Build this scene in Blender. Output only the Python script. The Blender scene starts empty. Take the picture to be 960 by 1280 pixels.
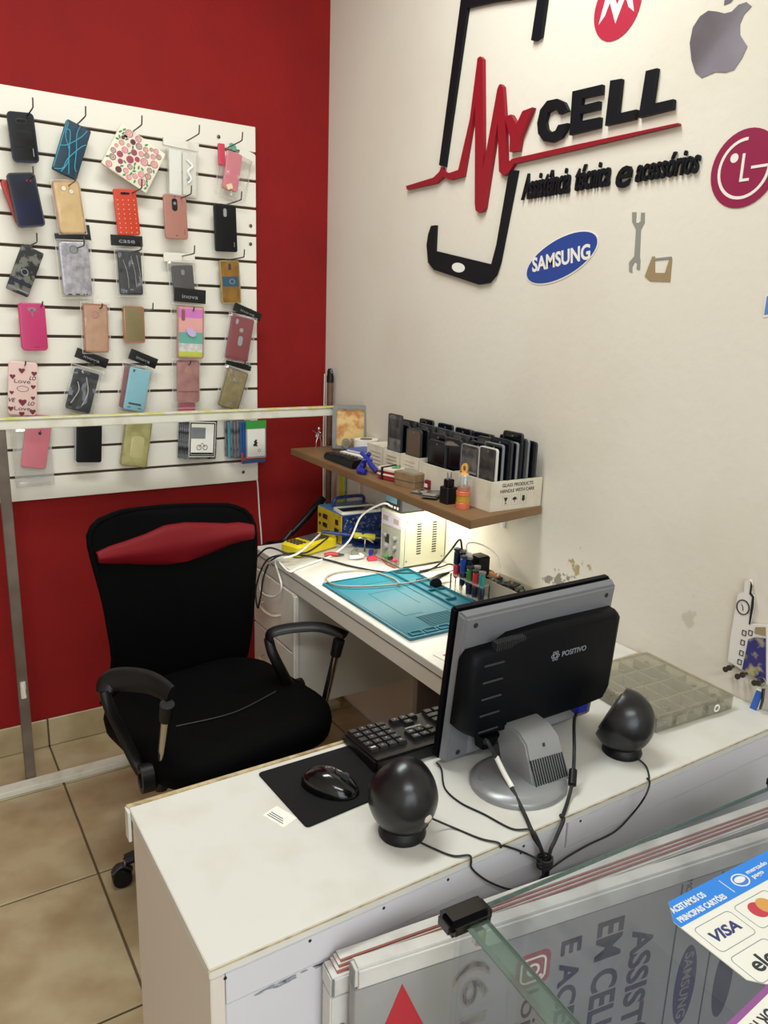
import bpy, bmesh, math, random
from mathutils import Vector, Matrix
random.seed(7)
SC = bpy.context.scene
COL = SC.collection
V = Vector
# ------------------------------------------------------------ camera
cam = bpy.data.objects.new('camera', bpy.data.cameras.new('camera'))
COL.objects.link(cam); SC.camera = cam
r_, u_, f_ = V((0.84444316, -0.53463328, 0.03290901)), V((0.1043724, 0.22449241, 0.96887025)), V((0.52537811, 0.81472106, -0.24537204))
cam.matrix_world = Matrix(((r_.x, u_.x, -f_.x, -1.42499), (r_.y, u_.y, -f_.y, -2.65977), (r_.z, u_.z, -f_.z, 1.5), (0, 0, 0, 1)))
cam.data.sensor_fit = 'VERTICAL'; cam.data.sensor_height = 36.0
cam.data.lens = 964.15 / 1280 * 36.0
cam.data.clip_start = 0.02; cam.data.clip_end = 60
# ------------------------------------------------------------ world, lamps, exposure
SC.view_settings.view_transform = 'Standard'; SC.view_settings.look = 'None'
SC.view_settings.exposure = 0.0; SC.view_settings.gamma = 1.0; SC.view_settings.use_curve_mapping = False
wd = bpy.data.worlds.new('world'); SC.world = wd; wd.use_nodes = True
wd.node_tree.nodes['Background'].inputs[0].default_value = (0.85, 0.92, 1.0, 1)
wd.node_tree.nodes['Background'].inputs[1].default_value = 1.0
def area(name, loc, target, sx, sy, power, col):
    l = bpy.data.lights.new(name, 'AREA'); l.shape = 'RECTANGLE'; l.size = sx; l.size_y = sy; l.energy = power; l.color = col
    o = bpy.data.objects.new(name, l); COL.objects.link(o); o.location = loc
    o.rotation_euler = (V(target) - V(loc)).to_track_quat('-Z', 'Y').to_euler()
    return o
area('ceiling_light', (-.95, -1.25, 2.90), (-.95, -1.2, 0), 1.2, 0.3, 32, (0.94, 1.0, 0.97))
area('ceiling_light', (-1.6, -4.1, 2.90), (-1.5, -3.9, 0), 1.6, 0.3, 42, (0.93, 0.98, 1.0))
area('shop_front_daylight', (-1.9, -5.7, 1.6), (-1.3, -1.2, 1.0), 2.6, 2.0, 58, (0.86, 0.94, 1.0))
area('shelf_strip_light', (-0.115, -0.87, 0.998), (-0.10, -0.87, 0.7), 0.02, 0.64, 3.2, (1.0, 0.95, 0.78))

# ------------------------------------------------------------ materials
def lin(h):
    h = h.lstrip('#'); o = []
    for i in (0, 2, 4):
        c = int(h[i:i+2], 16) / 255; o.append(c/12.92 if c <= .04045 else ((c+.055)/1.055)**2.4)
    return (*o, 1)
MATS = {}
def M(name, hexc=None, rough=.5, metal=0, noise=None, bump=None, coat=0, emit=None, trans=0, vary=0, spec=.5):
    if name in MATS: return MATS[name]
    m = bpy.data.materials.new(name); m.use_nodes = True; MATS[name] = m
    nt = m.node_tree; b = nt.nodes['Principled BSDF']
    b.inputs['Base Color'].default_value = lin(hexc); b.inputs['Roughness'].default_value = rough
    b.inputs['Metallic'].default_value = metal; b.inputs['Coat Weight'].default_value = coat
    b.inputs['Specular IOR Level'].default_value = spec
    b.inputs['Transmission Weight'].default_value = trans
    tc = nt.nodes.new('ShaderNodeTexCoord')
    if noise:
        sc, h2, lo, hi = noise
        n = nt.nodes.new('ShaderNodeTexNoise'); n.inputs['Scale'].default_value = sc; n.inputs['Detail'].default_value = 6
        if vary:
            oi = nt.nodes.new('ShaderNodeObjectInfo'); ad = nt.nodes.new('ShaderNodeVectorMath'); ad.operation = 'MULTIPLY_ADD'
            nt.links.new(oi.outputs['Random'], ad.inputs[0]); ad.inputs[1].default_value = (17, 31, 7); nt.links.new(tc.outputs['Object'], ad.inputs[2])
            nt.links.new(ad.outputs[0], n.inputs['Vector'])
        else: nt.links.new(tc.outputs['Object'], n.inputs['Vector'])
        rp = nt.nodes.new('ShaderNodeValToRGB'); rp.color_ramp.elements[0].position = lo; rp.color_ramp.elements[1].position = hi
        rp.color_ramp.elements[0].color = lin(hexc); rp.color_ramp.elements[1].color = lin(h2)
        nt.links.new(n.outputs[0], rp.inputs[0]); nt.links.new(rp.outputs[0], b.inputs['Base Color'])
    if bump:
        sc, st = bump
        n2 = nt.nodes.new('ShaderNodeTexNoise'); n2.inputs['Scale'].default_value = sc; n2.inputs['Detail'].default_value = 4
        nt.links.new(tc.outputs['Object'], n2.inputs['Vector'])
        bp = nt.nodes.new('ShaderNodeBump'); bp.inputs['Strength'].default_value = st; bp.inputs['Distance'].default_value = .003
        nt.links.new(n2.outputs[0], bp.inputs['Height']); nt.links.new(bp.outputs[0], b.inputs['Normal'])
    if emit:
        b.inputs['Emission Color'].default_value = lin(hexc); b.inputs['Emission Strength'].default_value = emit
    return m
def clear(name, tint='#ffffff', body=.12, bodycol='#e8e8e4', gloss=.08, rough=.08):
    """thin clear sheet: transparent, a little white body, and a sheen"""
    if name in MATS: return MATS[name]
    m = bpy.data.materials.new(name); m.use_nodes = True; MATS[name] = m
    nt = m.node_tree; nt.nodes.clear()
    o = nt.nodes.new('ShaderNodeOutputMaterial'); t = nt.nodes.new('ShaderNodeBsdfTransparent'); t.inputs[0].default_value = lin(tint)
    d = nt.nodes.new('ShaderNodeBsdfDiffuse'); d.inputs[0].default_value = lin(bodycol)
    g = nt.nodes.new('ShaderNodeBsdfGlossy'); g.inputs['Roughness'].default_value = rough
    lw = nt.nodes.new('ShaderNodeLayerWeight'); lw.inputs[0].default_value = .5
    fr = nt.nodes.new('ShaderNodeMath'); fr.operation = 'POWER'; fr.inputs[1].default_value = 4.0; nt.links.new(lw.outputs['Facing'], fr.inputs[0])
    m1 = nt.nodes.new('ShaderNodeMixShader'); m1.inputs[0].default_value = body
    nt.links.new(t.outputs[0], m1.inputs[1]); nt.links.new(d.outputs[0], m1.inputs[2])
    ad = nt.nodes.new('ShaderNodeMath'); ad.operation = 'MULTIPLY_ADD'; ad.inputs[1].default_value = .6; ad.inputs[2].default_value = gloss; nt.links.new(fr.outputs[0], ad.inputs[0])
    m2 = nt.nodes.new('ShaderNodeMixShader'); nt.links.new(ad.outputs[0], m2.inputs[0])
    nt.links.new(m1.outputs[0], m2.inputs[1]); nt.links.new(g.outputs[0], m2.inputs[2]); nt.links.new(m2.outputs[0], o.inputs[0])
    return m

# ------------------------------------------------------------ mesh helpers (world coordinates; build() moves them to their parent's frame)
POS = {}
def frame(o, u, v, n=None):
    u = V(u).normalized(); v = V(v).normalized()
    return (V(o), u, v, u.cross(v).normalized() if n is None else V(n))
def at(F, a, b, c=0): return F[0] + F[1]*a + F[2]*b + F[3]*c
def fshift(F, a, b, c=0, rot=0):
    r = math.radians(rot)
    return (at(F, a, b, c), F[1]*math.cos(r) + F[2]*math.sin(r), F[2]*math.cos(r) - F[1]*math.sin(r), F[3])
WX = frame((0, 0, 0), (1, 0, 0), (0, 1, 0))
def rr(w, h, r, n=5):
    o = []; r = min(r, w/2-1e-5, h/2-1e-5)
    for cx, cy, a0 in ((w/2-r, h/2-r, 0), (-w/2+r, h/2-r, 90), (-w/2+r, -h/2+r, 180), (w/2-r, -h/2+r, 270)):
        for i in range(n+1):
            a = math.radians(a0 + 90*i/n); o.append((cx+r*math.cos(a), cy+r*math.sin(a)))
    return o
def ell(a, b, n=24, cx=0, cy=0, rot=0):
    r = math.radians(rot)
    return [(cx + a*math.cos(t)*math.cos(r) - b*math.sin(t)*math.sin(r), cy + a*math.cos(t)*math.sin(r) + b*math.sin(t)*math.cos(r)) for t in [2*math.pi*i/n for i in range(n)]]
def smooth(pts, n=6):
    P = [V(p) for p in pts]; o = []
    for i in range(len(P)-1):
        a = P[max(i-1, 0)]; b = P[i]; c = P[i+1]; d = P[min(i+2, len(P)-1)]
        for k in range(n):
            t = k/n; o.append(.5*((2*b) + (c-a)*t + (2*a-5*b+4*c-d)*t*t + (3*b-a-3*c+d)*t**3))
    o.append(P[-1]); return o
class MB:
    def __init__(s): s.b = bmesh.new()
    def hexa(s, p):
        v = [s.b.verts.new(q) for q in p]
        for f in ((0, 3, 2, 1), (4, 5, 6, 7), (0, 1, 5, 4), (1, 2, 6, 5), (2, 3, 7, 6), (3, 0, 4, 7)): s.b.faces.new([v[i] for i in f])
        return s
    def bb(s, x0, x1, y0, y1, z0, z1): return s.hexa([(x0, y0, z0), (x1, y0, z0), (x1, y1, z0), (x0, y1, z0), (x0, y0, z1), (x1, y0, z1), (x1, y1, z1), (x0, y1, z1)])
    def fb(s, F, a0, a1, b0, b1, c0, c1): return s.hexa([at(F, *q) for q in ((a0, b0, c0), (a1, b0, c0), (a1, b1, c0), (a0, b1, c0), (a0, b0, c1), (a1, b0, c1), (a1, b1, c1), (a0, b1, c1))])
    def prism(s, F, pts, c0, c1, cu=0, cv=0):
        lo = [s.b.verts.new(at(F, a+cu, b+cv, c0)) for a, b in pts]; hi = [s.b.verts.new(at(F, a+cu, b+cv, c1)) for a, b in pts]
        n = len(pts)
        try:
            s.b.faces.new(hi); s.b.faces.new(lo[::-1])
        except ValueError: pass
        for i in range(n): s.b.faces.new((lo[i], lo[(i+1) % n], hi[(i+1) % n], hi[i]))
        return s
    def plate(s, F, w, h, r, c0, c1, e=.0, cu=0, cv=0, n=5):
        """rounded plate whose front edge is chamfered by e"""
        A = rr(w, h, r, n); B = rr(w-2*e, h-2*e, max(r-e, .0005), n)
        L = [[s.b.verts.new(at(F, a+cu, b+cv, c)) for a, b in P_] for P_, c in ((B, c0), (A, c0+e*.7), (A, c1-e*.7), (B, c1))] if e > 0 else [[s.b.verts.new(at(F, a+cu, b+cv, c)) for a, b in A] for c in (c0, c1)]
        m = len(A); s.b.faces.new(L[-1]); s.b.faces.new(L[0][::-1])
        for q in range(len(L)-1):
            for i in range(m): s.b.faces.new((L[q][i], L[q][(i+1) % m], L[q+1][(i+1) % m], L[q+1][i]))
        return s
    def ring(s, F, outer, inner, c0, c1):
        n = len(outer); L = [[s.b.verts.new(at(F, a, b, c)) for a, b in P_] for P_, c in ((outer, c0), (outer, c1), (inner, c1), (inner, c0))]
        for q in range(4):
            for i in range(n): s.b.faces.new((L[q][i], L[q][(i+1) % n], L[(q+1) % 4][(i+1) % n], L[(q+1) % 4][i]))
        return s
    def tube(s, pts, r, n=8, r1=None, caps=True, flat=1.0):
        P = [V(p) for p in pts]; rings = []; up = V((0, 0, 1)); last = None
        for i, p in enumerate(P):
            t = (P[min(i+1, len(P)-1)] - P[max(i-1, 0)]).normalized()
            if last is None:
                a = t.cross(up); a = a.normalized() if a.length > 1e-3 else V((1, 0, 0))
            else: a = (last - t*last.dot(t)).normalized()
            last = a; b = t.cross(a)
            k = i/(len(P)-1); R = r if r1 is None else r + (r1-r)*k
            if callable(r): R = r(k)
            rings.append([s.b.verts.new(p + a*(R*math.cos(2*math.pi*j/n)) + b*(R*flat*math.sin(2*math.pi*j/n))) for j in range(n)])
        for q in range(len(rings)-1):
            for j in range(n): s.b.faces.new((rings[q][j], rings[q][(j+1) % n], rings[q+1][(j+1) % n], rings[q+1][j]))
        if caps: s.b.faces.new(rings[0][::-1]); s.b.faces.new(rings[-1])
        return s
    def cyl(s, a, b, r, r1=None, n=16): return s.tube([a, b], r, n, r1 if r1 is not None else r)
    def lathe(s, F, prof, n=24):
        rings = []
        for r, z in prof:
            rings.append([s.b.verts.new(at(F, r*math.cos(2*math.pi*j/n), r*math.sin(2*math.pi*j/n), z)) for j in range(n)] if r > 1e-5 else [s.b.verts.new(at(F, 0, 0, z))])
        for q in range(len(rings)-1):
            A, B = rings[q], rings[q+1]
            for j in range(n):
                k = (j+1) % n
                if len(A) > 1 and len(B) > 1: s.b.faces.new((A[j], A[k], B[k], B[j]))
                elif len(A) > 1: s.b.faces.new((A[j], A[k], B[0]))
                elif len(B) > 1: s.b.faces.new((A[0], B[k], B[j]))
        if len(rings[0]) > 1: s.b.faces.new(rings[0][::-1])
        if len(rings[-1]) > 1: s.b.faces.new(rings[-1])
        return s
    def build(s, name, mat, parent=None, bev=0, sm=35, label=None, seg=2):
        b = s.b
        bmesh.ops.recalc_face_normals(b, faces=b.faces)
        if bev:
            ed = [e for e in b.edges if len(e.link_faces) == 2 and e.calc_face_angle(0) > .6]
            bmesh.ops.bevel(b, geom=ed, offset=bev, segments=seg, affect='EDGES', clamp_overlap=True)
        off = POS[parent.name] if parent is not None else V((0, 0, 0))
        org = off
        if parent is None:
            xs = [v.co for v in b.verts]; org = V((sum(p.x for p in xs)/len(xs), sum(p.y for p in xs)/len(xs), min(p.z for p in xs)))
        for v in b.verts: v.co -= org
        me = bpy.data.meshes.new(name); b.to_mesh(me); b.free(); me.materials.append(mat if not isinstance(mat, str) else MATS[mat])
        if sm:
            me.polygons.foreach_set('use_smooth', [True]*len(me.polygons)); me.set_sharp_from_angle(angle=math.radians(sm))
        o = bpy.data.objects.new(name, me); COL.objects.link(o)
        if parent is not None: o.parent = parent
        else: o.location = org
        POS[o.name] = org.copy()
        if label: o['label'] = label
        return o
def thing(name, label, cat, loc, group=None):
    o = bpy.data.objects.new(name, None); COL.objects.link(o); o.location = loc; o.empty_display_size = .05
    POS[o.name] = V(loc); o['label'] = label; o['category'] = cat
    if group: o['group'] = group
    return o
def tag(o, label, cat, group=None):
    o['label'] = label; o['category'] = cat
    if group: o['group'] = group
    return o
def struct(name, mb, mat, bev=0, parent=None):
    o = mb.build(name, mat, parent, bev); o['kind'] = 'structure'; return o
def dup(root):
    r = root.copy(); COL.objects.link(r); POS[r.name] = POS[root.name].copy()
    for ch in list(root.children):
        c = ch.copy(); COL.objects.link(c); c.parent = r
        for g in ch.children:
            d = g.copy(); COL.objects.link(d); d.parent = c
    return r
def text(s, F, mat, parent, w=None, h=None, ext=.0004, bold=0, shear=0, c=0, name='lettering', size=None, align='C', label=None):
    """flat or raised lettering in frame F, scaled to w x h, standing c off the surface"""
    cu = bpy.data.curves.new('t', 'FONT'); cu.body = s; cu.resolution_u = 3; cu.extrude = 0.5; cu.offset = bold; cu.shear = shear
    ob = bpy.data.objects.new('t', cu); COL.objects.link(ob)
    dg = bpy.context.evaluated_depsgraph_get(); me = bpy.data.meshes.new_from_object(ob.evaluated_get(dg))
    bpy.data.objects.remove(ob); bpy.data.curves.remove(cu)
    xs = [v.co.x for v in me.vertices]; ys = [v.co.y for v in me.vertices]
    x0, x1, y0, y1 = min(xs), max(xs), min(ys), max(ys)
    if h is None: h = w*(y1-y0)/(x1-x0)
    if w is None: w = h*(x1-x0)/(y1-y0)
    off = POS[parent.name]
    for v in me.vertices:
        a = ((v.co.x-x0)/(x1-x0) - (.5 if align == 'C' else 0))*w; b = ((v.co.y-y0)/(y1-y0)-.5)*h
        v.co = at(F, a, b, c + (v.co.z+.5)*ext) - off
    me.name = name; me.materials.clear(); me.materials.append(MATS[mat] if isinstance(mat, str) else mat)
    o = bpy.data.objects.new(name, me); COL.objects.link(o); o.parent = parent; POS[o.name] = off.copy()
    if label: o['label'] = label
    return o

# ------------------------------------------------------------ common materials
M('white_paint', '#d9d2c4', .75, noise=(3.0, '#cdc4b2', .45, .8), bump=(60, .25))
M('red_paint', '#850f0e', .8, spec=.3, noise=(5, '#790c0b', .4, .75), bump=(45, .5))
M('ceiling_paint', '#e6e2da', .9)
M('tile', '#b3a281', .35, noise=(9, '#9c8764', .35, .7), vary=1, bump=(25, .06))
M('grout', '#5f503c', .9)
M('white_laminate', '#d0cec7', .32, noise=(14, '#c5c1b6', .5, .85))
M('white_laminate_dull', '#d5cfc6', .45)
M('raw_edge', '#b9a680', .8, noise=(60, '#8f7b55', .4, .7))
M('slat_white', '#e2dccf', .4)
M('groove_dark', '#4a3826', .7)
M('black_plastic', '#0a0a0c', .42, spec=.3, bump=(300, .04))
M('black_gloss', '#050608', .16, coat=.2, spec=.4)
M('dark_grey', '#2e2f33', .5)
M('mid_grey', '#77787a', .45)
M('silver', '#9a9a9c', .38, metal=.35)
M('chrome', '#d0d0d0', .15, metal=1)
M('wire', '#5a564e', .35, metal=.8)
M('aluminium', '#b9b7b0', .42, metal=.55, noise=(20, '#8f8d86', .4, .8))
M('white_plastic', '#e8e6e0', .4)
M('paper', '#e9e5da', .8)
M('ink_black', '#17181a', .6)
M('wood', '#80613f', .55, noise=(6, '#6b4d30', .35, .75))
clear('bag', body=.035, gloss=.045, rough=.12)
clear('bag_thick', body=.26, bodycol='#e6e4dc', gloss=.06, rough=.15)
clear('glass', tint='#fcfdfd', body=.03, bodycol='#8a90b0', gloss=.01, rough=.02)
clear('glass_edge', tint='#8aa69c', body=.35, bodycol='#6d8a80', gloss=.1)

# ------------------------------------------------------------ room shell
struct('wall_back', MB().bb(-3.5, 0, 0, .15, -.1, 3.0), 'red_paint')
struct('wall_left', MB().bb(-3.65, -3.5, -6, .15, -.1, 3.0), 'white_paint')
struct('ceiling', MB().bb(-3.65, .15, -6.15, .15, 3.0, 3.1), 'ceiling_paint')
wf = MB(); wf.bb(-3.65, -3.2, -6.15, -6, -.1, 3); wf.bb(-.6, .15, -6.15, -6, -.1, 3); wf.bb(-3.2, -.6, -6.15, -6, 2.6, 3.0)
struct('wall_front', wf, 'white_paint')
# white side wall, with the flaked patch above the desk end
m = M('wall_white', '#d6cfc1', .8, bump=(50, .3)); nt = m.node_tree; b = nt.nodes['Principled BSDF']
tc = nt.nodes.new('ShaderNodeTexCoord')
def patch(cx, cz, sx, sz, scale, thr):
    mp = nt.nodes.new('ShaderNodeVectorMath'); mp.operation = 'SUBTRACT'; nt.links.new(tc.outputs['Object'], mp.inputs[0]); mp.inputs[1].default_value = (0, cx, cz)
    ms = nt.nodes.new('ShaderNodeVectorMath'); ms.operation = 'MULTIPLY'; nt.links.new(mp.outputs[0], ms.inputs[0]); ms.inputs[1].default_value = (0, 1/sx, 1/sz)
    ln = nt.nodes.new('ShaderNodeVectorMath'); ln.operation = 'LENGTH'; nt.links.new(ms.outputs[0], ln.inputs[0])
    no = nt.nodes.new('ShaderNodeTexNoise'); no.inputs['Scale'].default_value = scale; no.inputs['Detail'].default_value = 5; nt.links.new(tc.outputs['Object'], no.inputs['Vector'])
    a = nt.nodes.new('ShaderNodeMath'); a.operation = 'MULTIPLY_ADD'; a.inputs[1].default_value = -.35; nt.links.new(ln.outputs['Value'], a.inputs[0]); nt.links.new(no.outputs[0], a.inputs[2])
    g = nt.nodes.new('ShaderNodeMapRange'); g.inputs[1].default_value = thr; g.inputs[2].default_value = thr+.06; nt.links.new(a.outputs[0], g.inputs[0])
    return g.outputs[0]
def mixc(fac, c1, hexc):
    mx = nt.nodes.new('ShaderNodeMix'); mx.data_type = 'RGBA'; nt.links.new(fac, mx.inputs[0])
    if isinstance(c1, str): mx.inputs[6].default_value = lin(c1)
    else: nt.links.new(c1, mx.inputs[6])
    mx.inputs[7].default_value = lin(hexc); return mx.outputs[2]
WALLC = (.075, -3.0, -.1)  # object origin of wall_right, so the stains are given in metres from it
no = nt.nodes.new('ShaderNodeTexNoise'); no.inputs['Scale'].default_value = 1.3; no.inputs['Detail'].default_value = 8; nt.links.new(tc.outputs['Object'], no.inputs['Vector'])
rp = nt.nodes.new('ShaderNodeMapRange'); rp.inputs[1].default_value = .5; rp.inputs[2].default_value = .8; nt.links.new(no.outputs[0], rp.inputs[0])
c0 = mixc(rp.outputs[0], '#dad3c6', '#cdc3b2')
c1 = mixc(patch(-1.29+3.0-.075, .90+.1, .07, .06, 30, .34), c0, '#a8966a')
c2 = mixc(patch(-1.24+3.0-.075, .84+.1, .10, .05, 45, .36), c1, '#8d8678')
c3 = mixc(patch(-1.62+3.0-.075, .90+.1, .06, .10, 22, .42), c2, '#c2b8a8')
nt.links.new(c3, b.inputs['Base Color'])
struct('wall_right', MB().bb(0, .15, -6.15, .15, -.1, 3.0), m)
# tiled floor
fl = struct('floor', MB().bb(-3.5, 0, -6, 0, -.1, -.006), 'grout')
TS = .475; me0 = None
xs = [(-1.079+TS*i) for i in range(-6, 4)]; ys = [(-.745+TS*i) for i in range(-12, 3)]
for x in xs:
    for y in ys:
        x0, x1, y0, y1 = max(x, -3.5)+.003, min(x+TS, 0)-.003, max(y, -6)+.003, min(y+TS, 0)-.003
        if x1-x0 < .02 or y1-y0 < .02: continue
        if me0 and abs(x1-x0-TS+.006) < 1e-6 and abs(y1-y0-TS+.006) < 1e-6:
            o = bpy.data.objects.new('tile', me0); COL.objects.link(o); o.parent = fl; o.location = V(((x0+x1)/2, (y0+y1)/2, -.006)) - POS[fl.name]
        else:
            F = frame(((x0+x1)/2, (y0+y1)/2, -.006), (1, 0, 0), (0, 1, 0))
            t = MB().fb((V((0, 0, 0)),)+WX[1:], -(x1-x0)/2, (x1-x0)/2, -(y1-y0)/2, (y1-y0)/2, 0, .006)
            POS['tmp'] = V((0, 0, 0))
            o = t.build('tile', 'tile', None, .0015, seg=1); o.parent = fl
            o.data.transform(Matrix.Translation(POS[o.name])); o.location = F[0] - POS[fl.name]
            if abs(x1-x0-TS+.006) < 1e-6 and abs(y1-y0-TS+.006) < 1e-6 and me0 is None: me0 = o.data
# tiled skirting under the red wall
sk = struct('baseboard_back', MB().bb(-3.5, -.0, -.004, 0, 0, .101), 'grout')
for x in xs:
    x0, x1 = max(x, -3.5)+.003, min(x+TS, 0)-.003
    if x1-x0 > .02: MB().bb(x0, x1, -.011, -.003, .002, .104).build('tile', 'tile', sk, .0015, seg=1)

# ------------------------------------------------------------ partition frame in front of the red wall
pr = thing('partition_frame', 'white painted partition frame with one worn grey post before the red wall', 'frame', (-1.17, -.2, 0))
M('worn_white', '#d8d4c6', .5, noise=(18, '#bdb59a', .5, .8)); M('yellow_tape', '#cfc64a', .6, noise=(30, '#d8d4c6', .4, .6))
M('post_grey', '#6e6055', .5, noise=(9, '#4f3f33', .4, .7))
MB().bb(-3.4, -.035, -.215, -.19, 1.148, 1.176).build('top_rail', 'worn_white', pr, .002)
MB().bb(-3.4, -.035, -.219, -.19, 1.176, 1.181).build('edge_tape', 'yellow_tape', pr, .001, label='thin strip of worn yellow tape along the rail')
MB().bb(-3.4, -.05, -.262, -.216, 0, .02).build('floor_rail', 'worn_white', pr, .002)
p = MB(); p.bb(-1.183, -1.153, -.213, -.196, .0, 1.148)
p.build('post', 'post_grey', pr, .002); MB().bb(-1.176, -1.160, -.216, -.212, .30, .36).build('paint_blob', 'worn_white', pr, .003)

# ------------------------------------------------------------ slatwall panel
GZ = [2.021 - .0878*k for k in range(13)]
SX0, SX1 = -1.72, -.291; SY = -.022
sp = thing('slatwall_panel', 'white slotted display board covered with phone cases on the red wall', 'display board', (-1.0, 0, .89))
MB().bb(SX0+.001, SX1-.001, -.010, -.001, .892, 2.102).build('backing_board', 'groove_dark', sp)
ed = [2.104] + GZ + [.890]
for i in range(len(ed)-1):
    hi = ed[i] - (.0 if i == 0 else .0045); lo = ed[i+1] + (.0 if i == len(ed)-2 else .0045)
    MB().bb(SX0, SX1, SY, -.008, lo, hi).build('slat', 'slat_white', sp, .001, seg=1)
for x, z in (((-0.421,-0.02,2.059)[0], (-0.421,-0.02,2.059)[2]), ((-0.348,-0.02,0.71)[0], .93), (-.305, 1.76), (-.303, 1.69)):
    pass
for p_ in ((-0.422,-0.022,2.056), (-0.35,-0.022,0.926), (-0.312,-0.022,1.789), (-0.313,-0.022,1.729)):
    MB().lathe(frame(p_, (1, 0, 0), (0, 0, 1)), [(.006, 0), (.006, .002), (.003, .0035), (0, .0035)], 12).build('screw_cap', 'wire', sp)
# ------------------------------------------------------------ phone cases on hooks
def hook(k, bx, L, tip=.018, behind=''):
    """steel prong in groove k at bx, L long, with the end bent up"""
    z = GZ[k]; h = thing('display_hook', 'steel display prong holding ' + behind, 'hook', (bx, SY, z), 'steel prongs of the slotted board')
    MB().tube(smooth([(bx, SY+.010, z-.001), (bx, SY-.004, z+.001), (bx, SY-.5*L, z+.002), (bx, SY-L+.008, z+.004), (bx, SY-L, z+.010), (bx, SY-L-.004, z+.010+tip)], 4), .0021, 6).build('prong', 'wire', h)
    MB().bb(bx-.009, bx+.009, SY-.0015, SY+.010, z-.0035, z+.0035).build('back_plate', 'wire', h, .0006)
    return h
def quadframe(q, d):
    """frame of a flat case whose corners (TL,TR,BR,BL) are q, standing at depth d"""
    q = [V(p) for p in q]; c = (q[0]+q[1]+q[2]+q[3])/4
    u = ((q[1]-q[0]) + (q[2]-q[3])); v = ((q[0]-q[3]) + (q[1]-q[2]))
    w = u.length/2; h = v.length/2; u = u.normalized(); n = V((0, -1, 0)); v = n.cross(u).normalized()
    return (c, u, v, n), w, h
def cutout(F, w, h, cu, cv, cw, ch, par, rim=None, dark='black_gloss', t=.0095):
    MB().plate(F, cw+.003, ch+.003, min(cw, ch)/2+.001, t-.001, t+.0006, .0004, cu, cv).build('camera_rim', rim or 'dark_grey', par)
    MB().plate(F, cw, ch, min(cw, ch)/2, t, t+.0009, 0, cu, cv).build('camera_opening', dark, par)
def case(label, q, body, rim=None, r=.010, thick=.0095, wmul=1, hmul=1, name='phone_case'):
    F, w, h = quadframe(q, 0); w *= wmul; h *= hmul
    F = (F[0], F[1], F[2], F[3])
    t = thing(name, label, 'phone case', tuple(F[0]))
    MB().plate(F, w, h, r, 0, thick, .0022).build('shell', body, t)
    if rim:
        MB().ring(F, rr(w+.003, h+.003, r+.0015), rr(w-.005, h-.005, r-.002), -.001, thick+.0007).build('bumper', rim, t)
    return t, F, w, h
def bag(par, F, w, h, mat='bag', d=.003, cu=0, cv=0, t=.014, crinkle=.0012):
    """loose clear pouch round the case, its skin crinkled"""
    mb = MB(); nx, ny = 9, 14
    for side, c in ((1, t), (-1, -d)):
        g = [[mb.b.verts.new(at(F, cu-w/2+w*i/nx, cv-h/2+h*j/ny, (c + side*crinkle*random.uniform(-1, 1)) if 0 < i < nx and 0 < j < ny else (t-d)/2)) for i in range(nx+1)] for j in range(ny+1)]
        for j in range(ny):
            for i in range(nx): mb.b.faces.new((g[j][i], g[j][i+1], g[j+1][i+1], g[j+1][i]))
    mb.build('clear_bag', mat, par, sm=20)
    Fz = fshift(F, cu, cv, (t-d)/2); o_ = rr(w, h, .002); MB().ring(Fz, o_, rr(w-.005, h-.005, .001), -.0006, .0006).build('bag_seam', 'bag_thick', par)
def header(par, q, mat='header_black', txt=None, c=.0, sheen=True, tw=.5):
    F, w, h = quadframe(q, 0)
    MB().plate(F, w, h, .0015, .002, .006, .0005).build('header_card', mat, par)
    if txt: text(txt, fshift(F, 0, -h*.08), 'print_grey', par, w=w*tw, h=h*.28, c=.0062, bold=.0)
    return F, w, h
M('header_black', '#07080a', .35); M('header_white', '#dcd8cc', .5); M('print_grey', '#8b9196', .5)
M('case_black', '#08090c', .45, spec=.3); M('case_navy', '#0e1522', .38, spec=.35); M('case_gradient', '#17181d', .4, spec=.3, noise=(9, '#141a38', .4, .6)); M('red_case', '#b03026', .4)
M('teal_line', '#3f9cb5', .4); M('case_teal_dark', '#123246', .45, bump=(90, .3)); M('gold_clear', '#cfae76', .35, noise=(30, '#bf9c66', .4, .7)); M('orange_red', '#c23a1e', .45)
M('dot_white', '#efd9c8', .5); M('pale_pink', '#a87366', .4); M('hot_pink', '#b82f65', .4); M('tan_pink', '#b58a6b', .4, noise=(40, '#a3795c', .4, .7)); M('rose_gold', '#a86b55', .25, metal=.5)
M('mirror_gold', '#8d8260', .2, metal=.6); M('silver_brushed', '#b7b3bb', .3, metal=.4, noise=(60, '#8c8893', .35, .65)); M('skull_grey', '#6b6862', .5, noise=(45, '#191a1c', .44, .52))
M('amber', '#8f6526', .3, noise=(24, '#6b4a1c', .4, .7)); M('blue_print', '#234b63', .4); M('dark_red_case', '#7d1e2b', .4); M('light_blue_case', '#7cb3c2', .35); M('gold_case', '#8f7f56', .3, metal=.3, noise=(60, '#a8976a', .4, .7))
M('pink_case', '#c9737e', .4); M('heart_pink', '#dcbcb4', .45); M('heart_red', '#6b1a28', .5); M('cream', '#e2dac6', .5); M('rose_pink', '#c0566f', .5); M('rose_dark', '#7e3145', .5); M('leaf_green', '#3c8a4a', .5)
M('ink_dark', '#201c22', .5); M('sand', '#d9c79c', .6); M('rosy_clear', '#a5706a', .35, noise=(40, '#8a5a56', .4, .7)); M('red_pink', '#c53a52', .4); M('smoke_clear', '#ada76f', .3, noise=(40, '#97925c', .4, .7))
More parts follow.
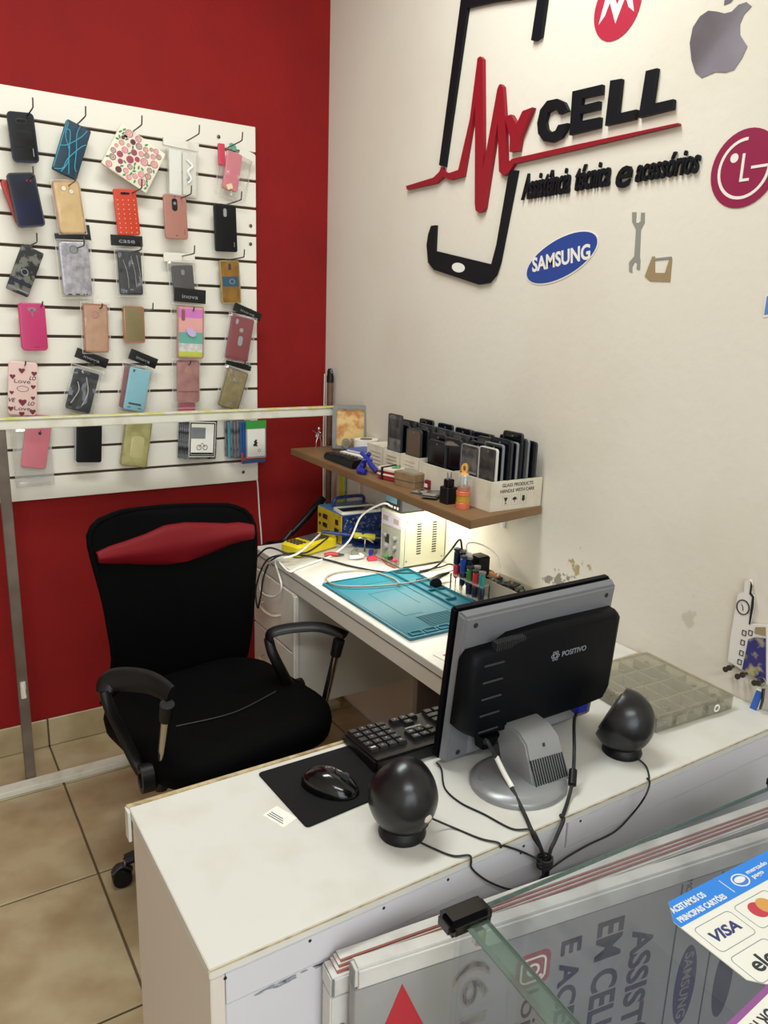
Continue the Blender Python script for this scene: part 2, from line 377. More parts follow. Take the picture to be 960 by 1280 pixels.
M('purple_pink', '#c665b5', .35); M('peach', '#d99a94', .35); M('sea_green', '#4fa08f', .35); M('white_glitter', '#cfd0c6', .35, noise=(80, '#b3a9b8', .4, .7)); M('lime', '#b5bd2c', .35); M('lilac', '#b7a7cf', .35)

C = lambda t: t
def mark(k, px, py): pass
# --- row 1
D1 = 'y-.0520'
t, F, w, h = case('matte black rugged phone case hanging at the top left of the board', [(-1.059,-0.062,2.025),(-0.992,-0.062,2.029),(-0.992,-0.062,1.9),(-1.06,-0.062,1.896)], 'case_black', 'case_gradient')
cutout(F, w, h, 0, h*.33, .026, .010, t); MB().plate(F, w*.78, h*.34, .004, .0095, .0103, .0003, 0, -.004).build('ribbed_panel', 'black_plastic', t); MB().plate(F, .002, .022, .0008, .0103, .0108, 0, w*.33, -h*.3).build('brand_mark', 'print_grey', t)
hook(0, *(-1.01,-0.17,2.013)[:1], .148, behind='the matte black rugged case at top left')
t, F, w, h = case('dark teal phone case with crossing light blue piping, second from the left on top', [(-0.899,-0.062,2.031),(-0.833,-0.062,1.999),(-0.893,-0.062,1.87),(-0.961,-0.062,1.886)], 'case_teal_dark', None, .006, .016)
for pts in ([(-.4, .45), (-.38, .2), (-.1, -.02), (.0, -.25), (-.15, -.48)], [(-.42, -.48), (-.12, -.40), (-.05, -.2), (.3, .12), (.46, .2)], [(.05, .48), (.02, .3), (.18, .0), (.3, -.3), (.42, -.35)], [(.35, .46), (.2, .3), (-.2, .05), (-.46, -.02)], [(-.47, .48), (-.47, -.46)], [(-.42, .30), (-.25, .3), (-.05, -.1), (.15, -.46)]):
    MB().tube(smooth([at(F, a*w, b_*h, .0165) for a, b_ in pts], 4), .0014, 6).build('piping', 'teal_line', t)
hook(0, *(-0.872,-0.17,2.035)[:1], .148, behind='the dark teal case with blue piping')
t, F, w, h = case('white wallet phone case printed with pink roses and green leaves, tilted', [(-0.749,-0.062,2.042),(-0.618,-0.062,1.971),(-0.68,-0.062,1.847),(-0.812,-0.062,1.92)], 'cream', None, .004, .014, name='wallet_case')
FI = fshift(F, 0, 0, .0142)
rnd = random.Random(3); used = []
for tries in range(900):
    a, b_ = rnd.uniform(-.43, .43)*w, rnd.uniform(-.43, .43)*h; R = rnd.choice((.0120, .0100, .0085)) if tries < 500 else .006
    if abs(a)+R > w/2 or abs(b_)+R > h/2 or any((a-x)**2+(b_-y)**2 < (R+q)**2 for x, y, q in used): continue
    used.append((a, b_, R)); ks = ('rose_pink', 'rose_pink', 'rose_dark')[len(used) % 3]
    mb = MB().prism(FI, ell(R, R*.95, 14), 0, .0004, a, b_); mb.build('rose_print', ks, t)
    mb = MB(); mb.ring(FI, ell(R*.72, R*.72, 14, a, b_), ell(R*.6, R*.6, 14, a, b_), 0, .0007); mb.ring(FI, ell(R*.42, R*.42, 12, a+R*.05, b_), ell(R*.3, R*.3, 12, a+R*.05, b_), 0, .0007); mb.prism(FI, ell(R*.13, R*.13, 8), 0, .0007, a, b_)
    mb.build('rose_lines', 'ink_dark' if len(used) % 4 == 0 else 'cream', t)
    if len(used) > 34: break
for tries in range(500):
    a, b_ = rnd.uniform(-.46, .46)*w, rnd.uniform(-.46, .46)*h; R = .0060
    if abs(a)+R > w/2 or abs(b_)+R > h/2 or any((a-x)**2+(b_-y)**2 < (R*.7+q)**2 for x, y, q in used): continue
    used.append((a, b_, R*.8)); MB().prism(FI, ell(R, R*.5, 8, 0, 0, rnd.uniform(0, 180)), 0, .0003, a, b_).build('leaf_print', 'leaf_green', t)
    if len(used) > 60: break
MB().plate(F, .012, .006, .003, .0142, .0155, 0, -w*.33, h*.30).build('camera_opening', 'black_gloss', t)
hook(0, *(-0.714,-0.17,2.039)[:1], .148, behind='the rose printed wallet case')
t = thing('accessory_box', 'clear slim box with white earphones hanging right of the rose printed wallet', 'package', (-0.559,-0.058,1.928))
F, w, h = quadframe([(-0.606,-0.058,1.99),(-0.51,-0.058,1.993),(-0.516,-0.058,1.848),(-0.611,-0.058,1.855)], 0)
MB().plate(F, w, h, .004, 0, .018, .001).build('clear_bag', 'bag_thick', t); MB().plate(F, w*.40, h*.94, .002, .003, .013, .001, -w*.26).build('inner_box', 'white_plastic', t); MB().plate(F, w*.44, h*.9, .002, .002, .012, .001, w*.22).build('inner_box', 'header_white', t)
MB().tube(smooth([at(F, w*.1, h*.3, .016), at(F, w*.3, h*.18, .018), at(F, w*.15, h*.05, .018), at(F, w*.25, -h*.1, .018), at(F, w*.15, -h*.2, .017)], 5), .0035, 8).build('earphone_coil', 'white_plastic', t)
MB().lathe(fshift(F, w*.2, -h*.12, .013), [(.008, 0), (.008, .004), (.004, .007), (0, .007)], 14).build('earbud', 'silver', t)
F2, w2, h2 = quadframe([(-0.62,-0.058,2.023),(-0.506,-0.058,2.015),(-0.507,-0.058,1.993),(-0.621,-0.058,1.997)], 0); MB().plate(F2, w2, h2, .002, .002, .012, .001).build('header_card', 'header_white', t)
hook(0, *(-0.54,-0.17,2.021)[:1], .148, behind='the clear earphone box')
t = thing('accessory_bag', 'crumpled clear bag holding a pink strap and small tags, at top right', 'package', (-0.387,-0.048,1.949))
F, w, h = quadframe([(-0.399,-0.052,2.011),(-0.357,-0.052,2.004),(-0.373,-0.052,1.886),(-0.434,-0.052,1.896)], 0); MB().plate(F, w, h, .006, 0, .012, .002).build('pink_strap', 'pink_case', t)
F1, w1, h1 = quadframe([(-0.44,-0.06,2.026),(-0.415,-0.06,2.029),(-0.422,-0.06,1.961),(-0.441,-0.06,1.963)], 0); MB().plate(F1, w1, h1, .003, 0, .010, .002).build('red_sleeve', 'red_pink', t)
MB().plate(fshift(F, -.004, -h*.42, 0, 30), .020, .016, .002, .012, .014, 0).build('price_tag', 'sand', t)
F3, w3, h3 = quadframe([(-0.408,-0.062,2.042),(-0.366,-0.062,2.028),(-0.375,-0.062,2.01),(-0.405,-0.062,2.016)], 0); MB().prism(F3, ell(.014, .009, 20, 0, 0, -20), 0, .002).build('oval_tag', 'sea_green', t)
F4, w4, h4 = quadframe([(-0.363,-0.062,2.026),(-0.304,-0.062,2.009),(-0.324,-0.062,1.987),(-0.367,-0.062,2.004)], 0); MB().plate(F4, w4, h4, .004, 0, .002, 0).build('white_tag', 'header_white', t)
FB, wb, hb = quadframe([(-0.423,-0.045,2.021),(-0.305,-0.045,2.007),(-0.353,-0.045,1.851),(-0.454,-0.045,1.88)], 0); bag(t, FB, wb, hb, 'bag', crinkle=.005, t=.02)
hook(0, *(-0.4,-0.17,1.998)[:1], .148, behind='the crumpled bag with the pink strap')
# --- row 2
t, F, w, h = case('dark grey to blue shaded phone case overlapping a red one, at the left edge', [(-1.066,-0.067,1.862),(-0.998,-0.067,1.87),(-0.991,-0.067,1.728),(-1.069,-0.067,1.715)], 'case_gradient', 'dark_grey')
MB().plate(F, .014, .006, .002, .0095, .0102, 0, .018, h*.36).build('brand_mark', 'dark_red_case', t)
hook(2, *(-1.022,-0.17,1.846)[:1], .148, behind='the shaded dark grey case and the red one')
t, F, w, h = case('plain red phone case mostly hidden behind the shaded dark grey one', [(-1.086,-0.045,1.843),(-1.019,-0.045,1.864),(-1.006,-0.045,1.742),(-1.068,-0.045,1.723)], 'red_case')
t, F, w, h = case('beige gold phone case in a clear bag beneath the teal piped one', [(-0.943,-0.062,1.855),(-0.871,-0.062,1.863),(-0.88,-0.062,1.717),(-0.955,-0.062,1.711)], 'gold_clear', 'tan_pink')
cutout(F, w, h, -.008, h*.36, .013, .013, t, 'tan_pink', 'cream'); cutout(F, w, h, .012, h*.30, .013, .013, t, 'tan_pink', 'cream'); bag(t, F, w*1.12, h*1.06)
hook(2, *(-0.91,-0.17,1.842)[:1], .148, behind='the bagged beige gold case')
t, F, w, h = case('orange red phone case with rows of white dots, beneath the rose printed wallet', [(-0.779,-0.058,1.854),(-0.709,-0.058,1.859),(-0.705,-0.058,1.724),(-0.774,-0.058,1.719)], 'orange_red', None, .007, .008)
for i in range(4):
    for j in range(8): MB().prism(F, ell(.0013, .0013, 8), .008, .0086, (-.36+.24*i)*w, (.26-.1*j)*h).build('white_dot', 'dot_white', t)
cutout(F, w, h, 0, h*.40, .028, .007, t, 'orange_red', t=.008)
hook(2, *(-0.722,-0.17,1.872)[:1], .148, behind='the orange red dotted case')
t, F, w, h = case('dusty pink phone case with a dark oval camera window', [(-0.627,-0.062,1.855),(-0.552,-0.062,1.857),(-0.552,-0.062,1.722),(-0.625,-0.062,1.72)], 'pale_pink', None, .009)
cutout(F, w, h, -.002, h*.27, .016, .036, t, 'dark_grey'); MB().prism(F, ell(.002, .002, 8), .0095, .0103, 0, h*.45).build('pin_hole', 'ink_black', t); MB().prism(F, ell(.002, .002, 8), .0095, .0103, 0, -h*.42).build('pin_hole', 'ink_black', t)
MB().prism(F, ell(.005, .005, 14), .0105, .0112, -.002, h*.30).build('camera_lens', 'mid_grey', t); MB().plate(F, .002, .018, .0008, .0095, .0101, 0, w*.36, -h*.33).build('brand_mark', 'rose_gold', t)
hook(2, *(-0.57,-0.17,1.855)[:1], .148, behind='the dusty pink case with oval window')
t, F, w, h = case('slim black phone case at the right edge under the crumpled bag', [(-0.46,-0.058,1.839),(-0.38,-0.058,1.842),(-0.381,-0.058,1.695),(-0.456,-0.058,1.694)], 'case_black', None, .006)
cutout(F, w, h, -.001, h*.34, .009, .024, t, 'mid_grey', 'silver'); MB().plate(F, .0015, .016, .0006, .0095, .0101, 0, w*.36, -h*.34).build('brand_mark', 'print_grey', t)
hook(2, *(-0.405,-0.17,1.826)[:1], .148, behind='the slim black case at the right edge')
# --- row 3
t, F, w, h = case('grey and black marbled skull pattern phone case, tilted, at the left', [(-1.057,-0.062,1.674),(-0.997,-0.062,1.653),(-1.04,-0.062,1.516),(-1.097,-0.062,1.544)], 'skull_grey', None, .004, .008)
MB().fb(F, -w*.47, w*.47, -h*.30, -h*.22, .0078, .0085).build('grey_band', 'case_navy', t); MB().fb(F, -w*.47, w*.47, -h*.44, -h*.40, .0078, .0085).build('silver_band', 'mid_grey', t)
MB().ring(F, ell(.010, .010, 18, .0, -.004), ell(.008, .008, 18, .0, -.004), .0078, .0088).build('badge_ring', 'print_grey', t)
hook(4, *(-1.025,-0.17,1.683)[:1], .148, behind='the marbled skull case')
t, F, w, h = case('brushed silver phone case in a clear bag under a black header', [(-0.944,-0.062,1.685),(-0.858,-0.062,1.691),(-0.867,-0.062,1.532),(-0.95,-0.062,1.531)], 'silver_brushed', None, .010)
cutout(F, w, h, .0, h*.36, .022, .022, t, 'dark_grey', 'mid_grey')
for a in (-.28, -.02, .2, .3): MB().plate(F, .012 if a < .1 else .004, .004, .0015, .008, .0102, 0, a*w, -h*.475).build('port_opening', 'ink_black', t)
bag(t, F, w*1.22, h*1.10); header(t, [(-0.957,-0.058,1.709),(-0.855,-0.058,1.717),(-0.854,-0.058,1.696),(-0.958,-0.058,1.691)], 'header_black'); MB().plate(quadframe([(-0.873,-0.058,1.739),(-0.854,-0.058,1.74),(-0.854,-0.058,1.699),(-0.873,-0.058,1.697)], 0)[0], .020, .045, .002, -.002, .001, 0).build('header_card', 'header_black', t)
hook(4, *(-0.897,-0.17,1.68)[:1], .148, behind='the bagged brushed silver case')
t, F, w, h = case('navy phone case wrapped in wrinkled clear bag, black header above, middle of the third row', [(-0.776,-0.058,1.672),(-0.704,-0.058,1.676),(-0.703,-0.058,1.541),(-0.776,-0.058,1.542)], 'case_navy', None, .006)
for c_ in ((-.3, .3, -.12, -.35), (.05, .38, .2, -.3), (.3, .42, .38, -.1)): MB().tube(smooth([at(F, c_[0]*w, c_[1]*h, .0135), at(F, (c_[0]+c_[2])/2*w+.004, 0, .0145), at(F, c_[2]*w, c_[3]*h, .0135)], 5), .0008, 5).build('bag_crease', 'bag_thick', t)
bag(t, F, w*1.25, h*1.10, crinkle=.003); header(t, [(-0.794,-0.058,1.719),(-0.696,-0.058,1.722),(-0.697,-0.058,1.689),(-0.795,-0.058,1.688)], 'header_black', 'case')
hook(4, *(-0.731,-0.17,1.664)[:1], .148, behind='the bagged navy case')
t, F, w, h = case('charcoal phone case in a clear bag with a white header, fourth column', [(-0.6,-0.045,1.639),(-0.528,-0.045,1.646),(-0.529,-0.045,1.541),(-0.599,-0.045,1.538)], 'dark_grey', None, .006)
cutout(F, w, h, .0, h*.28, .009, .014, t, 'mid_grey', 'mid_grey'); header(t, [(-0.626,-0.045,1.68),(-0.522,-0.045,1.68),(-0.523,-0.045,1.652),(-0.627,-0.045,1.65)], 'header_white'); bag(t, F, w*1.35, h*1.3)
hook(4, *(-0.565,-0.17,1.676)[:1], .148, behind='the charcoal case with white header')
t, F, w, h = case('amber translucent phone case with a blue picture, at the right edge', [(-0.44,-0.052,1.664),(-0.373,-0.052,1.668),(-0.367,-0.052,1.529),(-0.434,-0.052,1.526)], 'amber', 'gold_case', .006)
cutout(F, w, h, .0, h*.36, .010, .022, t, 'amber', 'dark_grey'); MB().fb(F, -w*.42, w*.42, -h*.10, h*.13, .0093, .0101).build('picture_print', 'blue_print', t); MB().ring(F, ell(.011, .009, 16, .006, .002), ell(.007, .006, 16, .006, .002), .0101, .0106).build('picture_ring', 'mid_grey', t)
hook(4, *(-0.398,-0.17,1.657)[:1], .148, behind='the amber case with blue picture')
# --- row 4
t, F, w, h = case('hot pink phone case alone in the left column', [(-1.074,-0.058,1.505),(-0.998,-0.058,1.506),(-1.001,-0.058,1.365),(-1.074,-0.058,1.365)], 'hot_pink', None, .012)
cutout(F, w, h, 0, h*.36, .022, .008, t, 'rose_pink', 'mid_grey'); MB().plate(F, .003, .020, .001, .0095, .0104, 0, -.0, h*.29).build('sensor_opening', 'mid_grey', t); MB().plate(F, .016, .0025, .001, .0095, .0101, 0, .006, -h*.43).build('speaker_slot', 'dark_red_case', t)
hook(6, (-1.011,-0.058,1.51)[0], .075, .006, behind='the hot pink case')
t, F, w, h = case('tan rose gold phone case with round hole, in a clear bag with white header', [(-0.887,-0.058,1.505),(-0.814,-0.058,1.51),(-0.824,-0.058,1.359),(-0.892,-0.058,1.366)], 'tan_pink', 'rose_gold', .007)
cutout(F, w, h, -.002, h*.28, .021, .021, t, 'rose_gold', 'pale_pink'); header(t, [(-0.856,-0.052,1.523),(-0.805,-0.052,1.523),(-0.808,-0.052,1.505),(-0.857,-0.052,1.506)], 'header_white'); bag(t, F, w*1.25, h*1.1)
hook(6, (-0.839,-0.058,1.512)[0], .075, .006, behind='the bagged tan rose gold case')
t, F, w, h = case('small mirror gold phone case with rose gold bumper, in the middle', [(-0.769,-0.058,1.504),(-0.702,-0.058,1.504),(-0.707,-0.058,1.392),(-0.768,-0.058,1.393)], 'mirror_gold', 'rose_gold', .006, .012)
hook(6, (-0.689,-0.06,1.509)[0], .10, .014, behind='the small mirror gold case')
t, F, w, h = case('phone case striped pink, teal, white and yellow, in a clear bag', [(-0.598,-0.062,1.511),(-0.509,-0.062,1.511),(-0.506,-0.062,1.341),(-0.59,-0.062,1.347)], 'peach', 'pale_pink', .006)
for z0, z1, mm in ((.28, .46, 'purple_pink'), (.05, .28, 'peach'), (-.22, .0, 'sea_green'), (-.38, -.22, 'white_glitter'), (-.48, -.38, 'lime')): MB().fb(F, -w*.47, w*.47, z0*h, z1*h, .0095, .0102).build('color_stripe', mm, t)
MB().prism(F, ell(.018, .012, 20, .0, .0, -35), .0102, .016).build('grip_disc', 'lilac', t); cutout(F, w, h, -w*.3, h*.33, .011, .036, t, 'rose_pink', 'rose_dark', .0102); bag(t, F, w*1.35, h*1.08, cu=-.008); header(t, [(-0.6,-0.058,1.571),(-0.491,-0.058,1.566),(-0.495,-0.058,1.521),(-0.601,-0.058,1.527)], 'header_black', 'inova')
hook(6, (-0.541,-0.05,1.566)[0], .06, .006, behind='the bagged striped case')
t, F, w, h = case('dark red phone case with silver rings in a tilted clear box, right edge', [(-0.396,-0.062,1.489),(-0.319,-0.062,1.47),(-0.355,-0.062,1.333),(-0.432,-0.062,1.344)], 'dark_red_case', 'rose_dark', .006)
cutout(F, w, h, -w*.26, h*.38, .008, .016, t, 'mid_grey', 'silver'); cutout(F, w, h, .0, h*.2, .013, .013, t, 'mid_grey', 'silver'); cutout(F, w, h, .002, -h*.05, .017, .034, t, 'dark_grey', 'silver'); bag(t, F, w*1.35, h*1.12); header(t, [(-0.387,-0.058,1.531),(-0.288,-0.058,1.494),(-0.298,-0.058,1.469),(-0.398,-0.058,1.505)], 'header_black', 'inova')
hook(6, (-0.339,-0.05,1.516)[0], .06, .006, behind='the dark red case in a tilted box')
# --- row 5
t, F, w, h = case('pale pink phone case printed with hearts and the word Love', [(-1.105,-0.058,1.336),(-1.027,-0.058,1.324),(-1.052,-0.058,1.169),(-1.135,-0.058,1.172)], 'heart_pink', None, .009)
def heart(F, cu, cv, s, par):
    pts = [(s*.9*math.sin(a)**3, s*(.8*math.cos(a)-.3*math.cos(2*a)-.1*math.cos(3*a))) for a in [2*math.pi*i/20 for i in range(20)]]
    MB().prism(F, pts, .0095, .0101, cu, cv).build('heart_print', 'heart_red', par)
for a, b_, s in ((-.36, .22, .009), (.38, .30, .009), (.36, .05, .008), (.0, -.25, .013), (-.4, -.38, .009), (.36, -.42, .010), (-.02, -.47, .009), (-.05, .34, .010), (.36, -.16, .007), (-.38, -.08, .007)): heart(F, a*w, b_*h, s, t)
text('Love', fshift(F, -.002, h*.14), 'ink_dark', t, w=w*.56, h=.012, c=.0096); text('Love', fshift(F, .0, -h*.37), 'ink_dark', t, w=w*.56, h=.012, c=.0096)
text('LO', fshift(F, w*.33, h*.21), 'ink_dark', t, w=w*.24, h=.012, c=.0096, shear=.3, bold=.02); text('VE', fshift(F, -w*.36, -h*.22), 'ink_dark', t, w=w*.24, h=.012, c=.0096, shear=.3, bold=.02); text('LO', fshift(F, w*.3, -h*.27), 'ink_dark', t, w=w*.24, h=.012, c=.0096, shear=.3, bold=.02)
MB().ring(F, ell(.017, .009, 20, .0, 0), ell(.0155, .0078, 20, .0, 0), .0095, .0101).build('swirl_print', 'ink_dark', t)
hook(8, (-1.069,-0.06,1.329)[0], .065, .006, behind='the pink Love case')
t, F, w, h = case('dark blue phone case in a glossy clear bag, tilted, black header, lower left', [(-0.925,-0.058,1.314),(-0.849,-0.058,1.289),(-0.892,-0.058,1.168),(-0.961,-0.058,1.187)], 'case_navy', None, .006)
for c_ in ((-.3, .2, -.35, -.35), (.0, .35, .1, -.35)): MB().tube(smooth([at(F, c_[0]*w, c_[1]*h, .0145), at(F, (c_[0]+c_[2])/2*w+.012, 0, .0150), at(F, c_[2]*w, c_[3]*h, .0145)], 5), .0016, 5).build('bag_crease', 'bag_thick', t)
bag(t, F, w*1.35, h*1.18, crinkle=.003); header(t, [(-0.911,-0.056,1.375),(-0.816,-0.056,1.336),(-0.832,-0.056,1.311),(-0.925,-0.056,1.346)], 'header_black', 'inova')
hook(8, (-0.869,-0.05,1.335)[0], .06, .006, behind='the tilted dark blue case')
t, F, w, h = case('light blue phone case with black slots in a clear bag, black header', [(-0.748,-0.062,1.313),(-0.683,-0.062,1.3),(-0.723,-0.062,1.166),(-0.791,-0.062,1.182)], 'light_blue_case', None, .006)
MB().prism(F, [(-.004, .005), (.005, .005), (.0, -.006)], .0095, .0104, -w*.3, h*.42).build('camera_opening', 'ink_black', t); MB().plate(F, w*.62, .006, .003, .0095, .0104, 0, 0, -h*.34).build('speaker_slot', 'ink_black', t)
MB().plate(F, .012, .0022, .001, .0095, .0104, 0, -w*.25, -h*.43).build('speaker_slot', 'ink_black', t); MB().plate(F, .012, .0022, .001, .0095, .0104, 0, w*.25, -h*.43).build('speaker_slot', 'ink_black', t); bag(t, F, w*1.5, h*1.15, cu=-.008); header(t, [(-0.747,-0.058,1.374),(-0.661,-0.058,1.338),(-0.673,-0.058,1.307),(-0.758,-0.058,1.341)], 'header_black', 'inova')
hook(8, (-0.707,-0.05,1.341)[0], .06, .006, behind='the bagged light blue case')
t, F, w, h = case('dark red phone case peeping out behind the light blue one', [(-0.76,-0.043,1.317),(-0.693,-0.043,1.304),(-0.733,-0.043,1.172),(-0.798,-0.043,1.185)], 'dark_red_case', None, .006)
t, F, w, h = case('faded rose translucent phone case below the striped one', [(-0.596,-0.052,1.334),(-0.524,-0.052,1.333),(-0.524,-0.052,1.194),(-0.596,-0.052,1.196)], 'rosy_clear', 'rosy_clear', .006)
cutout(F, w, h, .0, h*.26, .020, .024, t, 'pale_pink', 'pale_pink'); MB().plate(F, w*.96, .004, .001, .0095, .0102, 0, 0, -h*.25).build('seam_line', 'rose_dark', t); MB().plate(quadframe([(-0.598,-0.045,1.192),(-0.533,-0.045,1.193),(-0.531,-0.045,1.157),(-0.596,-0.045,1.157)], 0)[0], .058, .030, .003, 0, .006, .001).build('pink_insert', 'rose_pink', t); bag(t, F, w*1.35, h*1.2, cu=-.006, cv=-.010)
hook(8, (-0.558,-0.05,1.341)[0], .06, .006, behind='the faded rose translucent case')
t, F, w, h = case('gold glitter phone case in tilted clear box at the lower right', [(-0.413,-0.058,1.308),(-0.342,-0.058,1.288),(-0.39,-0.058,1.159),(-0.461,-0.058,1.185)], 'gold_case', 'mirror_gold', .006)
cutout(F, w, h, -w*.28, h*.40, .009, .018, t, 'mirror_gold', 'mid_grey'); cutout(F, w, h, .0, h*.23, .014, .014, t, 'mirror_gold', 'mid_grey'); bag(t, F, w*1.4, h*1.12); header(t, [(-0.419,-0.052,1.338),(-0.327,-0.052,1.313),(-0.333,-0.052,1.296),(-0.425,-0.052,1.322)], 'header_black')
hook(8, (-0.362,-0.05,1.33)[0], .06, .006, behind='the gold glitter case')
# --- row 6, below the partition rail
t, F, w, h = case('plain pink phone case with small dark apple shaped logo, bottom left', [(-1.06,-0.052,1.167),(-0.981,-0.052,1.164),(-1.049,-0.052,0.994),(-1.114,-0.052,1.019)], 'pink_case', None, .007)
AP = [(0, .45), (.25, .6), (.62, .5), (.78, .28), (.55, .05), (.6, -.25), (.82, -.4), (.6, -.8), (.3, -1), (0, -.88), (-.3, -1), (-.6, -.75), (-.85, -.2), (-.8, .3), (-.5, .58), (-.22, .55)]
MB().prism(F, [(a*.006, b_*.006) for a, b_ in AP], .0095, .0101, .006, h*.16).build('apple_logo', 'ink_dark', t); MB().prism(F, ell(.0028, .0013, 8, 0, 0, 50), .0095, .0101, .0065, h*.16+.006).build('apple_leaf', 'ink_dark', t)
Fb, wb, hb = quadframe([(-1.116,-0.04,1.128),(-1,-0.04,1.135),(-1.013,-0.04,0.937),(-1.123,-0.04,0.944)], 0); bag(t, Fb, wb, hb, 'bag_thick')
hook(10, (-1.032,-0.05,1.138)[0], .06, .006, behind='the pink case with apple shaped logo')
t, F, w, h = case('plain black phone case with a silver left edge, bottom row', [(-0.93,-0.058,1.163),(-0.852,-0.058,1.16),(-0.86,-0.058,1.005),(-0.939,-0.058,1.013)], 'case_black', None, .007)
MB().fb(F, -w/2-.004, -w/2, -h*.46, h*.46, .0, .007).build('silver_edge', 'silver', t); hook(10, (-0.892,-0.05,1.147)[0], .06, .006, behind='the plain black case in the bottom row')
t, F, w, h = case('yellowed clear soft phone case, bottom row, tilted', [(-0.767,-0.058,1.146),(-0.677,-0.058,1.142),(-0.73,-0.058,0.976),(-0.808,-0.058,1.001)], 'smoke_clear', 'gold_case', .008)
for i in range(5): MB().plate(F, w*(.34+.05*(i % 3)), .0018, .0005, .0095, .0099, 0, -.004, h*(.36-.035*i)).build('printed_line', 'gold_case', t)
MB().plate(F, w*.5, h*.45, .012, .0095, .0101, .0003, .004, -h*.1).build('worn_patch', M('worn_clear', '#b9b17c', .35), t)
hook(10, (-0.718,-0.05,1.13)[0], .06, .006, behind='the yellowed clear case')
# small packs
def pack(label, q, mat, c, group, sy):
    q = [V(p) for p in q]; F, w, h = quadframe(q, 0); F = fshift(F, 0, 0, c)
    t = thing('accessory_pack', label, 'package', tuple(F[0]), group); MB().plate(F, w, h, .003, 0, .0035, .0006).build('pouch', mat, t); return t, F, w, h
M('foil', '#8e8e90', .25, metal=.6, noise=(40, '#3c3d40', .45, .6)); M('pack_blue', '#23518a', .35); M('pack_cyan', '#4f8fa0', .35); M('pack_orange', '#b5452a', .4); M('pack_green', '#3c9a3e', .4)
q = [(-0.574,-0.07,1.137),(-0.474,-0.07,1.13),(-0.471,-0.07,0.991),(-0.578,-0.07,0.998)]
ORD = ('first', 'second', 'third', 'fourth', 'fifth', 'sixth', 'seventh', 'eighth', 'ninth', 'tenth')
for i in range(6):
    qq = [V(p) + V((-.004*(5-i), 0, .001*(i % 3))) for p in q]
    t, F, w, h = pack(('nearest', 'second', 'third', 'fourth', 'fifth')[4-i] + ' thin silver foil pack fanned behind the bicycle pack' if i < 5 else 'silver edged pack printed with a black bicycle picture, bottom row', qq, 'foil', -.030+.008*i, 'silver foil packs in the bottom row' if i < 5 else None, 0)
MB().plate(F, w*.9, h*.88, .002, .0035, .0040, 0).build('front_label', 'paper', t)
MB().ring(F, rr(w*.86, h*.84, .002), rr(w*.78, h*.78, .002), .0040, .0044).build('label_border', 'ink_dark', t)
MB().fb(F, -w*.38, w*.1, h*.02, h*.3, .004, .0045).build('photo_print', 'mid_grey', t); MB().fb(F, -w*.38, w*.38, -h*.38, -h*.33, .004, .0045).build('label_bar', 'ink_dark', t)
for s in (-1, 1): MB().ring(F, ell(.009, .009, 16, s*.011, -h*.20), ell(.007, .007, 16, s*.011, -h*.20), .0044, .0049).build('wheel_print', 'ink_dark', t)
MB().tube([at(F, -.011, -h*.2, .0048), at(F, 0, -h*.08, .0048), at(F, .011, -h*.2, .0048)], .0008, 5).build('bicycle_frame_print', 'ink_dark', t)
hook(10, (-0.519,-0.05,1.126)[0], .075, .006, behind='the silver foil packs')
q = [(-0.373,-0.07,1.12),(-0.296,-0.07,1.122),(-0.287,-0.07,0.99),(-0.362,-0.07,0.992)]
cols = ['foil', 'pack_cyan', 'foil', 'foil', 'foil', 'pack_blue', 'pack_blue']
for i in range(7):
    qq = [V(p) + V((-.0085*(6-i)-.006, 0, -.004*(i % 2))) for p in q]
    pack(('rearmost', '', 'second from rear', 'third from rear', 'foremost')[i] + ' thin grey foil pack fanned on the right prong' if cols[i] == 'foil' else ('teal pack among the fanned packs on the right prong' if cols[i] == 'pack_cyan' else ('farther', 'nearer')[i-5] + ' of two dark blue packs behind the green topped one'), qq, cols[i], -.036+.008*i, 'fanned packs on the right prong', 0)
F0, w0, h0 = quadframe([(-0.38,-0.077,1.009),(-0.287,-0.077,1.012),(-0.287,-0.077,0.97),(-0.378,-0.077,0.968)], 0)
t = thing('accessory_pack', 'orange and blue pack showing below the green topped one', 'package', tuple(F0[0])); MB().plate(F0, w0, h0*1.0, .002, 0, .004, .0005).build('pouch', 'pack_orange', t); MB().fb(F0, -w0*.48, w0*.48, -h0*.48, -h0*.2, .004, .0046).build('blue_band', 'pack_blue', t)
t, F, w, h = pack('white pack with green top and a small dark figure, front of right prong', q, 'paper', .024, None, 0)
MB().plate(F, w*1.02, h*.22, .002, .0, .0045, 0, 0, h*.42).build('green_top', 'pack_green', t); MB().ring(F, rr(w, h*.98, .003), rr(w*.90, h*.92, .003), .0035, .0042).build('label_border', 'silver', t)
MB().prism(F, [(-.008, -.012), (-.010, -.006), (-.004, -.002), (-.007, .004), (0, .012), (.006, .010), (.003, .004), (.008, 0), (.004, -.006), (.008, -.013)], .0035, .0042, -.002, -h*.08).build('figure_print', 'ink_dark', t)
MB().ring(F, ell(.006, .006, 12, .012, -h*.3), ell(.0045, .0045, 12, .012, -h*.3), .0035, .004).build('round_print', 'mid_grey', t)
hook(10, (-0.322,-0.05,1.118)[0], .085, .006, behind='the fanned packs at the right')
